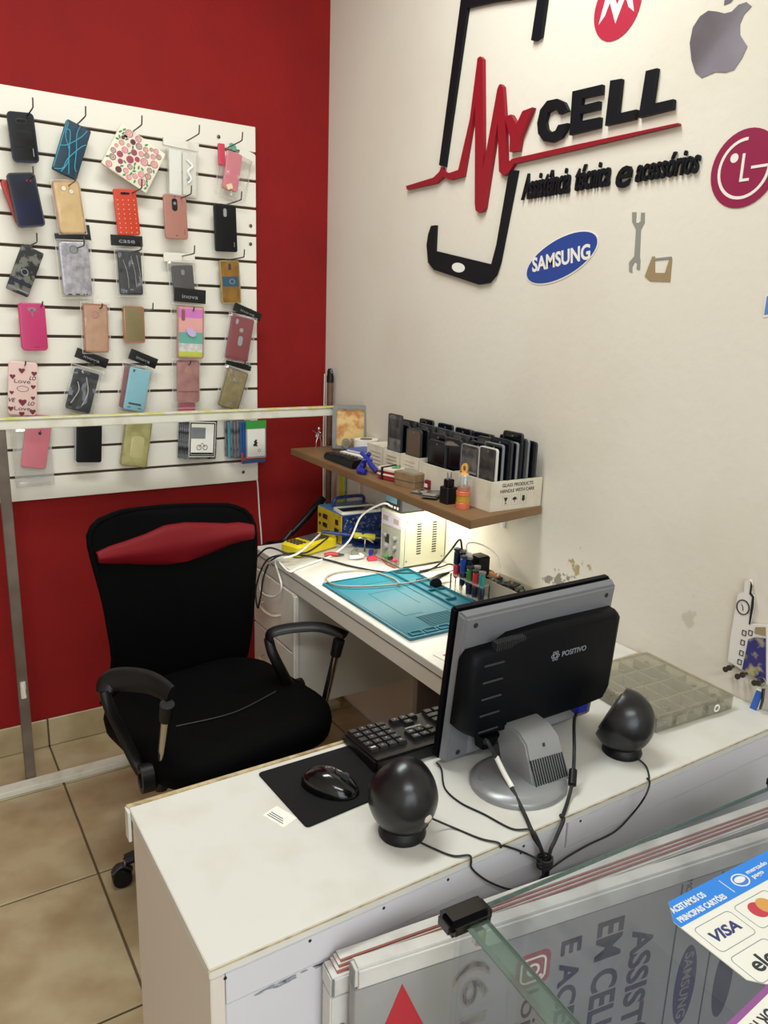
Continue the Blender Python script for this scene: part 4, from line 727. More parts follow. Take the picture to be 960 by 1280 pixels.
fscreen(-.076, -1.172, .072, .185, 'screen_black', 'tallest black phone frame near the middle of the large carton', zb=.008)
t, F = screen(-.15, -1.03, .07, .020, 'screen_brown', 'brown curved flap resting over the screens', None, 60, -60, .135)
# ------------------------------------------------------------ desk with hung drawers
DZ = .755
t = thing('desk', 'white laminate workbench desk along the white wall', 'desk', (-.23, -.98, 0))
MB().bb(-.467, -.002, -1.578, -.395, DZ-.020, DZ).build('desk_top', 'white_laminate', t, .0012)
MB().bb(-.466, -.448, -1.578, -.396, .692, DZ-.020).build('apron', 'white_laminate_dull', t, .001)
MB().bb(-.4674, -.4660, -1.578, -.396, DZ-.0205, DZ-.0185).build('edge_strip', 'dark_grey', t)
M('panel_brown', '#63554c', .6)
MB().bb(-.462, -.004, -1.335, -1.317, 0, .692).build('support_panel', 'panel_brown', t, .001)
MB().bb(-.448, -.004, -.415, -.397, .318, DZ-.020).build('side_panel', 'white_laminate_dull', t, .001)
dr = thing('drawer_unit', 'white two drawer unit hung under the left end of the desk', 'drawer unit', (-.25, -.56, .315))
MB().bb(-.455, -.02, -.705, -.417, .315, .690).build('carcass', 'white_laminate_dull', dr, .001)
M('drawer_white', '#ddd6cb', .45); M('handle_cream', '#b9a494', .35)
for z0, z1 in ((.500, .688), (.317, .495)):
    d = MB().bb(-.470, -.456, -.690, -.398, z0, z1).build('drawer', 'drawer_white', dr, .002)
    zc = z0 + .085; MB().tube(smooth([(-.470, -.475, zc+.004), (-.490, -.483, zc+.002), (-.494, -.52, zc-.002), (-.494, -.56, zc-.002), (-.490, -.597, zc+.002), (-.470, -.605, zc+.004)], 5), .0048, 8).build('handle', 'handle_cream', d)
MB().bb(-.474, -.456, -.712, -.693, .36, .688).build('rounded_trim', 'drawer_white', dr, .005)

# ------------------------------------------------------------ counter
CZ = .757
t = thing('counter', 'long white reception counter in front of the desk', 'counter', (-.6, -1.76, 0)); POSc = t
MB().bb(-1.181, -.002, -1.940, -1.588, CZ-.015, CZ).build('counter_top', 'white_laminate', t, .001)
MB().bb(-1.184, -.002, -1.588, -1.579, CZ-.050, CZ+.001).build('back_edge_board', 'raw_edge', t, .0008, label='raw unpainted edge board')
MB().bb(-1.186, -1.1815, -1.600, -1.581, CZ-.052, CZ-.001).build('edge_tape', 'white_laminate', t, .0005)
MB().bb(-1.183, -.002, -1.9415, -1.9405, CZ-.0028, CZ-.0006).build('edge_strip', 'raw_edge', t)
MB().bb(-1.180, -1.162, -1.9398, -1.602, 0, CZ-.0155).build('end_panel', M('end_panel_pale', '#cfc6bd', .5), t, .001)
M('front_panel', '#c9c7cc', .45); 
for x0, x1 in ((-1.1610, -.601), (-.598, -.002)): MB().bb(x0, x1, -1.940, -1.926, .697, CZ-.0155).build('fascia_board', 'front_panel', t, .0008)
MB().bb(-1.1610, -.002, -1.9375, -1.924, .0, .6945).build('front_board', 'front_panel', t, .0008)
MB().bb(-.90, -.002, -1.90, -1.60, .30, .316).build('inner_shelf', 'white_laminate_dull', t, .001)
for p_ in ((-1.162,-1.94,0.737), (-1.05,-1.94,0.742), (-0.94,-1.94,0.742), (-0.833,-1.94,0.738), (-0.691,-1.94,0.741), (-0.696,-1.94,0.726), (-0.571,-1.94,0.745)):
    MB().lathe(frame((p_[0], -1.9402, min(p_[2], .736)), (1, 0, 0), (0, 0, 1)), [(.0022, 0), (.0022, .0006), (0, .0006)], 10).build('screw', 'ink_black', t)
rn = random.Random(5)
mb = MB()
for i in range(26):
    x = rn.uniform(-1.12, -.99); F = frame((x, -1.9383, .6915-abs(rn.gauss(0, .003))), (1, 0, 0), (0, 0, 1)); mb.prism(F, [(q[0]*rn.uniform(.6, 1.3), q[1]*rn.uniform(.6, 1.3)) for q in ell(.006, .0012, 7)], 0, .0004)
ch = mb.build('paint_chips', 'print_grey', t); ch['kind'] = 'stuff'

# ---- mouse pad, mouse, keyboard
PZ = CZ+.0004
M('pad_black', '#0e0e10', .75, spec=.2, bump=(400, .1))
t = thing('mouse_pad', 'thin black mouse pad at the back edge of the counter', 'mouse pad', (-.88, -1.67, PZ))
q = [(-.975, -1.602), (-.968, -1.768), (-.785, -1.753), (-.790, -1.602)]
mb = MB(); pts = []
for i in range(4):
    p0, p1, p2 = V((*q[i-1], 0)), V((*q[i], 0)), V((*q[(i+1) % 4], 0)); a = p1+(p0-p1).normalized()*.008; b_ = p1+(p2-p1).normalized()*.008
    for k in range(5): s = k/4; pt = a*(1-s)**2 + p1*2*s*(1-s) + b_*s*s; pts.append((pt.x, pt.y))
mb.prism((V((0, 0, PZ)),)+WX[1:], pts, 0, .0025).build('pad', 'pad_black', t, .0005)
t = thing('paper_sticker', 'small white printed sticker half under the mouse pad', 'sticker', (-.99, -1.722, CZ)); Fs = frame((-.990, -1.722, CZ+.0001), (.33, -.94, 0), (.94, .33, 0))
MB().plate(Fs, .045, .030, .002, 0, .0003, 0).build('label_paper', 'paper', t)
for i in range(3): MB().fb(Fs, -.018, .016-.004*i, -.010+.004*i, -.0085+.004*i, .0003, .0005).build('printed_line', 'blue_print', t)
FMo = frame((-.892, -1.700, PZ+.0027), (.62, -.78, 0), (.78, .62, 0))
t = thing('computer_mouse', 'glossy black computer mouse on the black mouse pad', 'computer mouse', (-.892, -1.700, PZ+.0027))
mb = MB(); N, Mm = 20, 8; rings = []
for j in range(Mm+1):
    f = j/Mm; e = math.cos(f*math.pi/2)**.75; z = .034*math.sin(f*math.pi/2)
    rings.append([mb.b.verts.new(at(FMo, .050*e*math.cos(2*math.pi*i/N) - .004*f, .029*e*math.sin(2*math.pi*i/N)*(1+.12*math.cos(2*math.pi*i/N)), z*(1-.25*max(0, math.cos(2*math.pi*i/N))*e))) for i in range(N)] if j < Mm else [mb.b.verts.new(at(FMo, -.004, 0, .034))])
for j in range(Mm):
    for i in range(N):
        k = (i+1) % N
        if j < Mm-1: mb.b.faces.new((rings[j][i], rings[j][k], rings[j+1][k], rings[j+1][i]))
        else: mb.b.faces.new((rings[j][i], rings[j][k], rings[j+1][0]))
mb.b.faces.new(rings[0][::-1]); mb.build('shell', 'black_gloss', t, sm=60)
MB().cyl(at(FMo, .026, -.003, .0275), at(FMo, .026, .003, .0275), .007, n=14).build('scroll_wheel', 'dark_grey', t)
MB().tube(smooth([at(FMo, .045, 0, .0155), at(FMo, .03, 0, .0245), at(FMo, .012, 0, .0330), at(FMo, .004, .012, .0315), at(FMo, .000, .022, .0240)], 4), .0009, 5).build('button_seam', 'ink_black', t)
# keyboard: its user sits on the far side, so the number pad is at the left here
FK = frame((-.588, -1.652, CZ+.0012), (1, -.03, 0), (.03, 1, 0))
t = thing('keyboard', 'black computer keyboard behind the monitor, turned to face the chair', 'keyboard', (-.588, -1.668, CZ))
mb = MB(); mb.hexa([at(FK, *q_) for q_ in ((-.218, -.056, 0), (.218, -.056, 0), (.218, .068, 0), (-.218, .068, 0), (-.216, -.055, .024), (.216, -.055, .024), (.216, .066, .014), (-.216, .066, .014))]).build('case_body', 'black_plastic', t, .004)
M('key_black', '#101013', .45); M('key_print', '#c9c9c9', .5)
# rows run from the far (space bar) side at b=+.05 to the near (function) side at b=-.05
kx = []
rows = [.054, .036, .018, .000, -.018, -.044]
base = bpy.data.meshes.new('key')
keyme = {}
def key(a, b_, w):
    wk = round(w, 3)
    z = .0145 + (.066-b_)/.132*.0095
    if wk not in keyme:
        m_ = MB(); Fk = (V((0, 0, 0)), FK[1], FK[2], FK[3])
        m_.hexa([at(Fk, *q_) for q_ in ((-wk/2, -.0083, 0), (wk/2, -.0083, 0), (wk/2, .0083, 0), (-wk/2, .0083, 0), (-wk/2+.002, -.006, .0065), (wk/2-.002, -.006, .0065), (wk/2-.002, .0062, .0055), (-wk/2+.002, .0062, .0055))])
        me = bpy.data.meshes.new('key'); bmesh.ops.recalc_face_normals(m_.b, faces=m_.b.faces); m_.b.to_mesh(me); me.materials.append(MATS['key_black']); keyme[wk] = me
    o = bpy.data.objects.new('key', keyme[wk]); COL.objects.link(o); o.parent = t; o.location = at(FK, a, b_, z) - POS[t.name]
    return z
glyphs = '0123456789'
def glyph(s, a, b_, z): text(s, (at(FK, a, b_, z+.0067), -FK[1], -FK[2], FK[3]), 'key_print', t, h=.0035, c=0, ext=.0002, name='key_legend')
P18 = .0185
num = [(['+', '9', '8', '7'], -.0), ]
gn = {0: ['-', '*', '/', 'N'], 1: ['+', '9', '8', '7'], 2: ['', '6', '5', '4'], 3: ['E', '3', '2', '1'], 4: ['', ',', '0', '']}
nb = [-.018, .000, .018, .036, .054]
for r in range(5):
    for c in range(4):
        a = -.200 + P18*c; z = key(a, nb[r], .0175)
        if gn[r][c]: glyph(gn[r][c], a, nb[r], z)
for c, gset in enumerate((('PU', 'PD'), ('H', 'E'), ('I', 'D'))):
    for r, g_ in enumerate(gset): a = -.113+P18*c; z = key(a, -.018+.018*r, .0175); glyph(g_, a, -.018+.018*r, z)
for c, r in ((0, .054), (1, .054), (2, .054), (1, .036)): a = -.113+P18*c; z = key(a, r, .0175); glyph('^', a, r, z)
for c in range(14): z = key(-.045+P18*c if c < 14 else 0, -.044, .0165); glyph('F', -.045+P18*c, -.044, z)
letters = ['=-0987654321', '][POIUYTREWQ', "'~LKJHGFDSA", ';.,MNBVCXZ']
for r, s in enumerate(letters):
    key(-.045+.006, nb[r], .029)
    for c, ch_ in enumerate(s): a = -.045+.032+P18*.98*c; z = key(a, nb[r], .0172); glyph(ch_, a, nb[r], z)
    key(-.045+.032+P18*.98*len(s)+.003*(4-r)/2, nb[r], .0172)
key(.08, .054, .10)
for a in (-.04, -.02, .0, .16, .18, .2): key(a, .054, .0175)
text('multilaser', (at(FK, -.095, .020, .0185), -FK[1], -FK[2], FK[3]), 'key_print', t, w=.034, h=.005, ext=.0003, name='brand_print')
KBT = t

# ---- monitor, seen from behind
M('bezel_silver', '#727377', .36, metal=.25); M('monitor_black', '#040509', .5, spec=.12); M('silver_light', '#8e8f91', .32, metal=.3)
tl = math.radians(6)
mo = thing('monitor', 'silver and black flat monitor seen from behind on an oval foot', 'monitor', (-.60, -1.84, CZ))
FMn = frame((-.5225, -1.742, .768), (1, 0, 0), (0, -math.sin(tl), math.cos(tl)))     # a right, b up the panel, c toward the shop front
FMn = (FMn[0], FMn[1], FMn[2], V((0, -math.cos(tl), -math.sin(tl))))
W2, H2 = .1785, .285
MB().fb(FMn, -W2, W2, 0, H2, -.030, -.012).build('front_bezel', 'monitor_black', mo, .004)
MB().fb(FMn, -W2+.014, W2-.014, .016, H2-.014, -.0308, -.0300).build('screen', M('screen_off', '#05060a', .1), mo)
mb = MB(); mb.hexa([at(FMn, *q_) for q_ in ((-W2, 0, -.012), (W2, 0, -.012), (W2, H2, -.012), (-W2, H2, -.012), (-W2+.006, .006, .006), (W2-.006, .006, .006), (W2-.006, H2-.008, .006), (-W2+.006, H2-.008, .006))])
bs = mb.build('back_shell', 'bezel_silver', mo, .004)
Oo = [(-W2+.002, .085), (-W2+.020, .070), (-.09, .064), (0, .060), (.10, .060), (W2-.018, .064), (W2-.006, .085), (W2-.004, .228), (W2-.016, .238), (0, .240), (-W2+.095, .236), (-W2+.070, .224), (-W2+.012, .222), (-W2+.002, .205)]
mb = MB(); ring_ = []
for sc_, c0_, c1_ in ((1, .0055, .0055), (1, .024, .020), (.965, .040, .030), (.91, .046, .034)):
    ring_.append([mb.b.verts.new(at(FMn, a*sc_, .15+(b_-.15)*sc_, c0_+(c1_-c0_)*(b_-.06)/.18)) for a, b_ in Oo])
mb.b.faces.new(ring_[0][::-1]); mb.b.faces.new(ring_[-1])
for q_ in range(3):
    for i in range(len(Oo)): mb.b.faces.new((ring_[q_][i], ring_[q_][(i+1) % len(Oo)], ring_[q_+1][(i+1) % len(Oo)], ring_[q_+1][i]))
hp_ = mb.build('rear_housing', 'monitor_black', mo, sm=50)
FH = frame((at(FMn, 0, .15, .0400)), FMn[1], (at(FMn, 0, .24, .034)-at(FMn, 0, .06, .046)))
for i in range(5): MB().plate(FH, .042, .003, .0015, -.001, .0014, .0004, -W2+.052, .052-.030*i).build('vent_slot', 'dark_grey', hp_)
for i in range(14): MB().fb(FMn, -W2+.055+.0045*i, -W2+.0575+.0045*i, .222, .236, .020, .0338).build('top_vent', 'ink_black', hp_)
text('POSITIVO', fshift(FH, .055, .036), M('logo_grey', '#7d8288', .5), hp_, w=.058, h=.010, c=.0004, bold=.01)
for a in (0, 60, 120): MB().ring(fshift(FH, .010, .036), ell(.010, .0045, 18, 0, 0, a), ell(.0085, .0030, 18, 0, 0, a), .0004, .0008).build('flower_logo', 'logo_grey', hp_)
for a, b_ in ((-W2+.028, H2-.024), (W2-.028, H2-.024), (-W2+.028, .020), (W2-.03, .022)): MB().lathe(fshift(FMn, a, b_, .0058), [(.0045, 0), (.0045, .0010), (.003, .0012), (0, .0004)], 14).build('screw_hole', 'ink_black', bs)
MB().fb(FMn, -W2+.045, W2-.03, .010, .050, .004, .0072).build('cable_recess', 'silver_light', mo, .003)
MB().fb(FMn, -W2+.09, W2-.045, .036, .056, .0068, .0085).build('type_label', 'card_grey', mo, .0003, label='grey type label')
for i in range(4): MB().fb(FMn, -W2+.10, .02+.02*i % .05, .040+.004*i, .0412+.004*i, .0085, .0088).build('label_line', 'ink_black', mo)
MB().fb(FMn, -W2+.200, -W2+.225, .034, .056, .0085, .0089).build('barcode_label', 'paper', mo)
# foot and neck
mb = MB(); FB_ = frame((-.610, -1.835, CZ+.0004), (1, -.12, 0), (.12, 1, 0))
mb.b.faces.ensure_lookup_table()
prev = None
for sc, z in ((1, 0), (1, .005), (.97, .009), (.80, .014), (.5, .018)):
    cur = [mb.b.verts.new(at(FB_, a, b_, z)) for a, b_ in ell(.083*sc, .075*sc, 36)]
    if prev:
        for i in range(36): mb.b.faces.new((prev[i], prev[(i+1) % 36], cur[(i+1) % 36], cur[i]))
    else: mb.b.faces.new(cur[::-1])
    prev = cur
mb.b.faces.new(prev); mb.build('foot', 'silver_light', mo, sm=60)
mb = MB(); mb.ring(fshift(FB_, -.048, .020, .0105), ell(.022, .011, 18, 0, 0, 25), ell(.018, .008, 18, 0, 0, 25), 0, .004); mb.prism(fshift(FB_, -.048, .020, .0105), ell(.018, .008, 18, 0, 0, 25), 0, .0035); mb.build('foot_recess', 'mid_grey', mo)
NC = -.576
mb = MB(); prof = [(-1.770, .828), (-1.778, .842), (-1.800, .848), (-1.828, .845), (-1.848, .833), (-1.880, .770), (-1.880, .764), (-1.800, .764), (-1.785, .80)]
w_top, w_bot = .036, .041
lo_ = []; hi_ = []
for y, z in prof:
    f = (z-.764)/.08; w = w_bot + (w_top-w_bot)*f
    lo_.append(mb.b.verts.new((NC-w, y, z))); hi_.append(mb.b.verts.new((NC+w, y, z)))
mb.b.faces.new(lo_); mb.b.faces.new(hi_[::-1]); n_ = len(prof)
for i in range(n_): mb.b.faces.new((lo_[i], lo_[(i+1) % n_], hi_[(i+1) % n_], hi_[i]))
nk = mb.build('neck', 'silver_light', mo, .003)
FN = frame((NC, -1.8648, .8002), (1, 0, 0), (0, .453, .891)); FN = (FN[0], FN[1], FN[2], FN[1].cross(FN[2]).normalized())
for i in range(14): MB().fb(FN, -.036+.0052*i, -.0336+.0052*i, -.031, .012-.0003*i, -.001, .0012).build('neck_slot', 'ink_black', nk)
MB().plate(FN, .005, .006, .001, .0002, .0012, 0, .0, .029).build('lock_mark', 'dark_grey', nk)
MB().cyl((NC-.03, -1.765, .845), (NC+.03, -1.765, .845), .014, n=16).build('hinge', 'dark_grey', mo)
def over(c):
    o = [V(c[0])]
    for p in c[1:]:
        p = V(p); q = o[-1]
        if q.y > -1.9415 and p.y <= -1.9415 and q.z < .80:
            f = (-1.9415-q.y)/(p.y-q.y); x = q.x+(p.x-q.x)*f; o.append(V((x, -1.9385, CZ+.003))); o.append(V((x, -1.9445, CZ-.001)))
        o.append(p)
    return o
# leads hanging from the back, over the counter edge
MB().tube(smooth(over([(-.70, -1.728, CZ+.006), (-.702, -1.745, CZ+.004), (-0.728,-1.79,0.759), (-0.73,-1.833,0.759), (-0.716,-1.875,0.759), (-0.702,-1.923,0.759), (-0.676,-1.946,0.745), (-0.651,-1.95,0.706)]), 6), .0016, 6).build('keyboard_cable', 'ink_black', KBT)
pw = thing('power_lead', 'thick black monitor power lead with white tape band', 'cable', (-.66, -1.9, .70))
MB().hexa([at(FMn, a, b_, c) for a, b_, c in ((-W2+.055, .030, .014), (-W2+.085, .030, .014), (-W2+.092, .062, .014), (-W2+.048, .062, .014), (-W2+.058, .030, .034), (-W2+.082, .030, .034), (-W2+.088, .062, .042), (-W2+.052, .062, .042))]).build('plug', 'monitor_black', pw, .003)
P1 = [at(FMn, -W2+.070, .034, .026), (-0.664,-1.81,0.838), (-0.646,-1.82,0.802), (-0.649,-1.862,0.775), (-0.663,-1.908,0.762), (-0.681,-1.95,0.76), (-0.67,-1.955,0.734), (-0.659,-1.955,0.699), (-.655, -1.952, .60), (-.655, -1.951, .45)]
MB().tube(smooth(over(P1), 8), .0032, 8).build('lead', 'ink_black', pw); MB().tube(smooth([(-0.646,-1.817,0.806), (-0.647,-1.839,0.789), (-0.648,-1.861,0.776)], 5), .0042, 8).build('tape_band', 'paper', pw, label='white tape band')
vg = thing('video_lead', 'black monitor video lead with blue plug and ferrite bead', 'cable', (-.50, -1.9, .70))
MB().fb(FMn, W2-.082, W2-.052, .040, .068, .018, .036).build('plug', M('vga_blue', '#1a2596', .35), vg, .003, label='blue plug')
P2 = [at(FMn, W2-.067, .044, .027), (-0.45,-1.8,0.811), (-0.518,-1.866,0.81), (-0.534,-1.883,0.79), (-0.552,-1.899,0.775), (-0.578,-1.917,0.762), (-0.612,-1.94,0.762), (-0.636,-1.952,0.736), (-0.653,-1.957,0.709), (-.648, -1.958, .60), (-.648, -1.958, .45)]
MB().tube(smooth(over(P2), 8), .0030, 8).build('lead', 'ink_black', vg); MB().cyl((-0.538,-1.886,0.787), (-0.555,-1.902,0.772), .0068, n=14).build('ferrite_bead', 'black_plastic', vg, .001)

# ---- speakers
M('speaker_black', '#0b0c10', .28, spec=.5)
def speaker(cx, cy, label, yaw, tilt, s=1.0, cable=None, jack=False):
    t = thing('speaker', label, 'speaker', (cx, cy, CZ)); r = math.radians(yaw)
    fw = V((math.cos(r), math.sin(r), 0)); sd = V((0, 0, 1)).cross(fw)
    mb = MB(); bmesh.ops.create_uvsphere(mb.b, u_segments=32, v_segments=20, radius=1)
    cen = V((cx, cy, CZ+.063*s))
    for v in mb.b.verts:
        p = v.co.copy(); w = .052*s*(1 - .10*max(0, p.z))
        q = sd*(p.x*w) + fw*(p.y*.056*s) + V((0, 0, p.z*.060*s))
        v.co = cen + q
    n_ = (fw + V((0, 0, .45))).normalized()
    pl = cen + n_*(.026*s); res_ = bmesh.ops.bisect_plane(mb.b, geom=mb.b.verts[:]+mb.b.edges[:]+mb.b.faces[:], plane_co=pl, plane_no=n_, clear_outer=True)
    ed = [e for e in mb.b.edges if len(e.link_faces) == 1]; bmesh.ops.contextual_create(mb.b, geom=ed)
    mb.build('shell', 'speaker_black', t, sm=40)
    v_ = sd.cross(n_); Fg = (pl, sd, n_.cross(sd).normalized(), n_)
    MB().prism(Fg, ell(.036*s, .038*s, 28), 0, .002).build('grille', 'dark_grey', t)
    MB().lathe(frame((cx-fw.x*.004, cy-fw.y*.004, CZ), (1, 0, 0), (0, 1, 0)), [(.035*s, 0), (.036*s, .004), (.034*s, .010), (.030*s, .016)], 28).build('foot_ring', 'black_plastic', t)
    if jack:
        Fj = frame(cen - fw*(.0535*s) + V((0, 0, -.018*s)) + sd*(-.014*s), sd*-1, V((0, 0, 1)))
        d_ = (-fw*1 + V((0, 0, -.3)) + sd*-.25).normalized(); u2 = d_.cross(V((0, 0, 1))).normalized()*-1; 
        Fj = (cen + V((d_.x*.0540*s, d_.y*.0540*s, d_.z*.0595*s)), u2, d_.cross(u2), d_)
        MB().lathe(fshift(Fj, .006, .004), [(.0075, -.004), (.0075, .0006), (.0055, .0012), (0, .0012)], 16).build('round_seal', 'tin_cream', t, label='round pale seal')
        MB().lathe(fshift(Fj, .006, -.012, -.003), [(.0065, -.004), (.0065, .0025), (.0035, .0025), (.003, 0), (0, 0)], 14).build('cable_socket', 'ink_black', t)
    for k, c_ in enumerate(cable): MB().tube(smooth(over(c_), 7), .0016, 6).build('speaker_cable', 'ink_black', t)
    return t
speaker(-.848, -1.842, 'black egg shaped speaker with round pale seal next to the mouse pad', 78, 0, 1.0, [
    [(-0.847,-1.87,0.762), (-0.832,-1.898,0.759), (-0.816,-1.927,0.759), ((-0.793,-1.944,0.74)), (-0.766,-1.95,0.712), (-0.722,-1.955,0.683), (-0.678,-1.957,0.674), (-0.66,-1.96,0.695)],
    [(-0.808,-1.866,0.778), (-0.779,-1.876,0.76), (-0.758,-1.917,0.759), (-0.738,-1.947,0.759), (-0.695,-1.946,0.73), (-0.668,-1.962,0.713)]], True)
speaker(-.383, -1.852, 'black egg shaped speaker standing right of the monitor', 118, 0, .98, [
    [(-0.381,-1.89,0.762), (-0.384,-1.912,0.759), (-0.407,-1.937,0.759), (-0.458,-1.97,0.759), (-0.45,-1.944,0.707), (-0.497,-1.95,0.695), (-0.562,-1.953,0.697), (-0.614,-1.957,0.697), (-0.654,-1.963,0.697)]], False)
t = thing('cable_tie', 'black tie bundling the leads at the counter edge', 'cable tie', (-0.669,-1.965,0.716)); c_ = V((-0.664,-1.96,0.71))
for k in range(3): MB().ring((c_ + V((0, 0, -.006+.006*k)), V((1, 0, 0)), V((0, 1, 0)), V((0, 0, 1))), ell(.013, .012, 16), ell(.0105, .0095, 16), 0, .003).build('loop', 'ink_black', t)

# ---- parts organiser and papers at the counter end
t = thing('parts_organizer', 'flat clear plastic organizer box full of grey parts at the wall', 'storage box', (-.165, -1.735, CZ))
FO = frame((-.160, -1.738, CZ+.0006), (.995, -.06, 0), (.06, .995, 0)); ow, oh = .108, .113
M('organizer_clear', '#bdbbaa', .25); clear('tray', tint='#f0eee4', body=.18, bodycol='#c6c3b8', gloss=.05, rough=.1); clear('lid_clear', tint='#f4f2ea', body=.12, bodycol='#c9c6bb', gloss=.06, rough=.12)
mb = MB()
for a0, a1, b0, b1 in ((-ow, ow, -oh, -oh+.002), (-ow, ow, oh-.002, oh), (-ow, -ow+.002, -oh+.002, oh-.002), (ow-.002, ow, -oh+.002, oh-.002)): mb.fb(FO, a0, a1, b0, b1, .002, .028)
mb.fb(FO, -ow, ow, -oh, oh, 0, .002); mb.build('tray', 'tray', t)
for k in range(1, 4): MB().fb(FO, -ow+.003, ow-.003, -oh+.0565*k-.001, -oh+.0565*k+.001, .002, .027).build('divider', 'organizer_clear', t)
for k in range(1, 5): MB().fb(FO, -ow+.0432*k-.001, -ow+.0432*k+.001, -oh+.003, oh-.003, .002, .026).build('divider', 'organizer_clear', t)
MB().fb(FO, -ow-.0015, ow+.0015, -oh-.0015, oh+.0015, .028, .0305).build('lid', 'lid_clear', t, .0008)
mb = MB(); mb.ring(fshift(FO, 0, 0, .0305), rr(2*ow-.002, 2*oh-.002, .004), rr(2*ow-.014, 2*oh-.014, .003), 0, .0014); mb.build('lid_rim', 'tray', t)
MB().fb(FO, -.060, -.030, -oh-.004, -oh-.0018, .006, .026).build('latch', 'tray', t, .001); MB().fb(FO, .03, .08, -oh-.0035, -oh-.0018, .006, .026).build('latch', 'tray', t, .001); MB().ring((at(FO, .055, -oh-.0038, .016), FO[1], V((0, 0, 1)), -FO[2]), ell(.008, .008, 16), ell(.005, .005, 16), 0, .0012).build('latch_ring', 'paper', t)
mb = MB(); rn = random.Random(9)
for i in range(5):
    for j in range(4):
        for k in range(9):
            a = -ow+.0432*i+rn.uniform(.008, .036); b_ = -oh+.0565*j+rn.uniform(.008, .048); Fp = fshift(FO, a, b_, .0025+rn.uniform(0, .008), rn.uniform(0, 180)); sx, sy = rn.uniform(.003, .009), rn.uniform(.002, .005); mb.fb(Fp, -sx, sx, -sy, sy, 0, rn.uniform(.003, .007))
o = mb.build('small_parts', M('parts_grey', '#a09e94', .5, noise=(90, '#55544f', .4, .6)), t); o['kind'] = 'stuff'
t = thing('printed_paper', 'white printed paper slip lying between the monitor and the organizer', 'paper', (-.17, -1.56, DZ)); Fp = frame((-.145, -1.545, DZ+.0012), (.9, -.4, 0), (.4, .9, 0))
MB().plate(Fp, .13, .075, .002, 0, .0012, 0).build('sheet', 'paper', t)
for k in range(4): MB().fb(Fp, -.05, .045-.01*(k % 2), -.022+.013*k, -.019+.013*k, .0012, .0014).build('printed_line', 'card_grey', t)
t = thing('phone_holder', 'small black wedge lying at the wall behind the monitor', 'holder', (-.06, -1.49, DZ)); MB().hexa([(-.085, -1.51, DZ+.0004), (-.03, -1.51, DZ+.0004), (-.03, -1.46, DZ+.0004), (-.085, -1.46, DZ+.0004), (-.075, -1.505, DZ+.010), (-.045, -1.505, DZ+.022), (-.045, -1.465, DZ+.022), (-.075, -1.465, DZ+.010)]).build('wedge', 'black_plastic', t, .003); MB().cyl((-.05, -1.50, DZ+.018), (-.05, -1.47, DZ+.018), .006, n=10).build('roller', 'dark_grey', t)
for i, (x, y, rot, mm, lab) in enumerate(((-.36, -1.40, 5, 'paper', 'white sheet lying under the corner of the blue mat'), (-.37, -1.475, -8, 'card_grey', 'grey printed card at the desk end by the monitor'))):
    r = math.radians(rot); F = frame((x, y, DZ+.0006+.0012*i), (math.cos(r), math.sin(r), 0), (-math.sin(r), math.cos(r), 0)); t = thing('paper_sheet', lab, 'paper', tuple(F[0])); MB().plate(F, .15, .10, .002, 0, .001, 0).build('sheet', mm, t); MB().fb(F, -.06, .06, .02, .035, .001, .0012).build('printed_band', ('hot_pink', 'case_gradient')[i], t)
t = thing('green_pen', 'light green pen beside the monitor on the desk edge', 'pen', (-.39, -1.395, DZ+.003)); MB().cyl((-.415, -1.405, DZ+.0065), (-.335, -1.385, DZ+.0065), .0042, n=10).build('barrel', M('pen_green', '#58b13e', .35), t); MB().cyl((-.415, -1.405, DZ+.0065), (-.425, -1.4075, DZ+.0065), .0042, .001, 10).build('tip', 'ink_black', t); MB().bb(-.36, -.34, -1.386, -1.384, DZ+.010, DZ+.012).build('clip', 'ink_black', t)
# ------------------------------------------------------------ things on the desk
M('mat_blue', '#1f6c7e', .5, bump=(120, .1)); M('mat_line', '#15616f', .6)
t = thing('silicone_mat', 'blue silicone repair mat with raised parts trays on the desk', 'work mat', (-.295, -1.06, DZ)); FMt = frame((-.2945, -1.048, DZ+.0004), (0, -1, 0), (1, 0, 0))
FMt = (FMt[0], V((.003, -1, 0)).normalized(), V((1, .003, 0)).normalized(), V((0, 0, 1)))
MB().plate(FMt, .445, .300, .006, 0, .0035, .0006).build('base_sheet', 'mat_blue', t)
mb = MB(); mb.ring(FMt, rr(.443, .298, .006), rr(.433, .288, .004), .0035, .0065); mb.build('outer_rim', 'mat_blue', t)
mb = MB()  # long trays at the wall side (b>0) and the right end
for a0, a1, b0, b1 in ((-.215, .215, .075, .079), (-.215, .215, .139, .143), (-.215, -.211, .075, .143), (-.12, -.116, .105, .143), (-.03, -.026, .075, .143), (.05, .054, .075, .120), (.12, .124, .075, .143), (.211, .215, .075, .143), (-.12, .05, .105, .108)): mb.fb(FMt, a0, a1, b0, b1, .0035, .0105)
mb.build('tray_walls', 'mat_blue', t, .001)
MB().fb(FMt, -.205, .205, .148*.985, .149*.98, .0034, .004).build('groove', 'mat_line', t)
for a0, a1, b0, b1 in ((-.09, .09, -.075, -.073), (-.09, -.088, -.075, .015), (-.09, .03, .013, .015), (.088, .09, -.075, -.02), (-.16, -.158, -.10, .06), (-.16, .14, .052, .054), (-.16, .0, .052, .054), (-.205, .205, -.1385, -.137)): MB().fb(FMt, a0, a1, b0, b1, .0034, .0041).build('guide_line', 'mat_line', t)
for k in range(11): MB().fb(FMt, .110+.0062*k, .1128+.0062*k, -.055, .045, .0034, .0048).build('rib', 'mat_line', t)
for k in range(4): MB().ring(fshift(FMt, .198, -.115+.042*k), rr(.022, .036, .002), rr(.016, .030, .001), .0035, .0075).build('screw_tray', 'mat_blue', t)
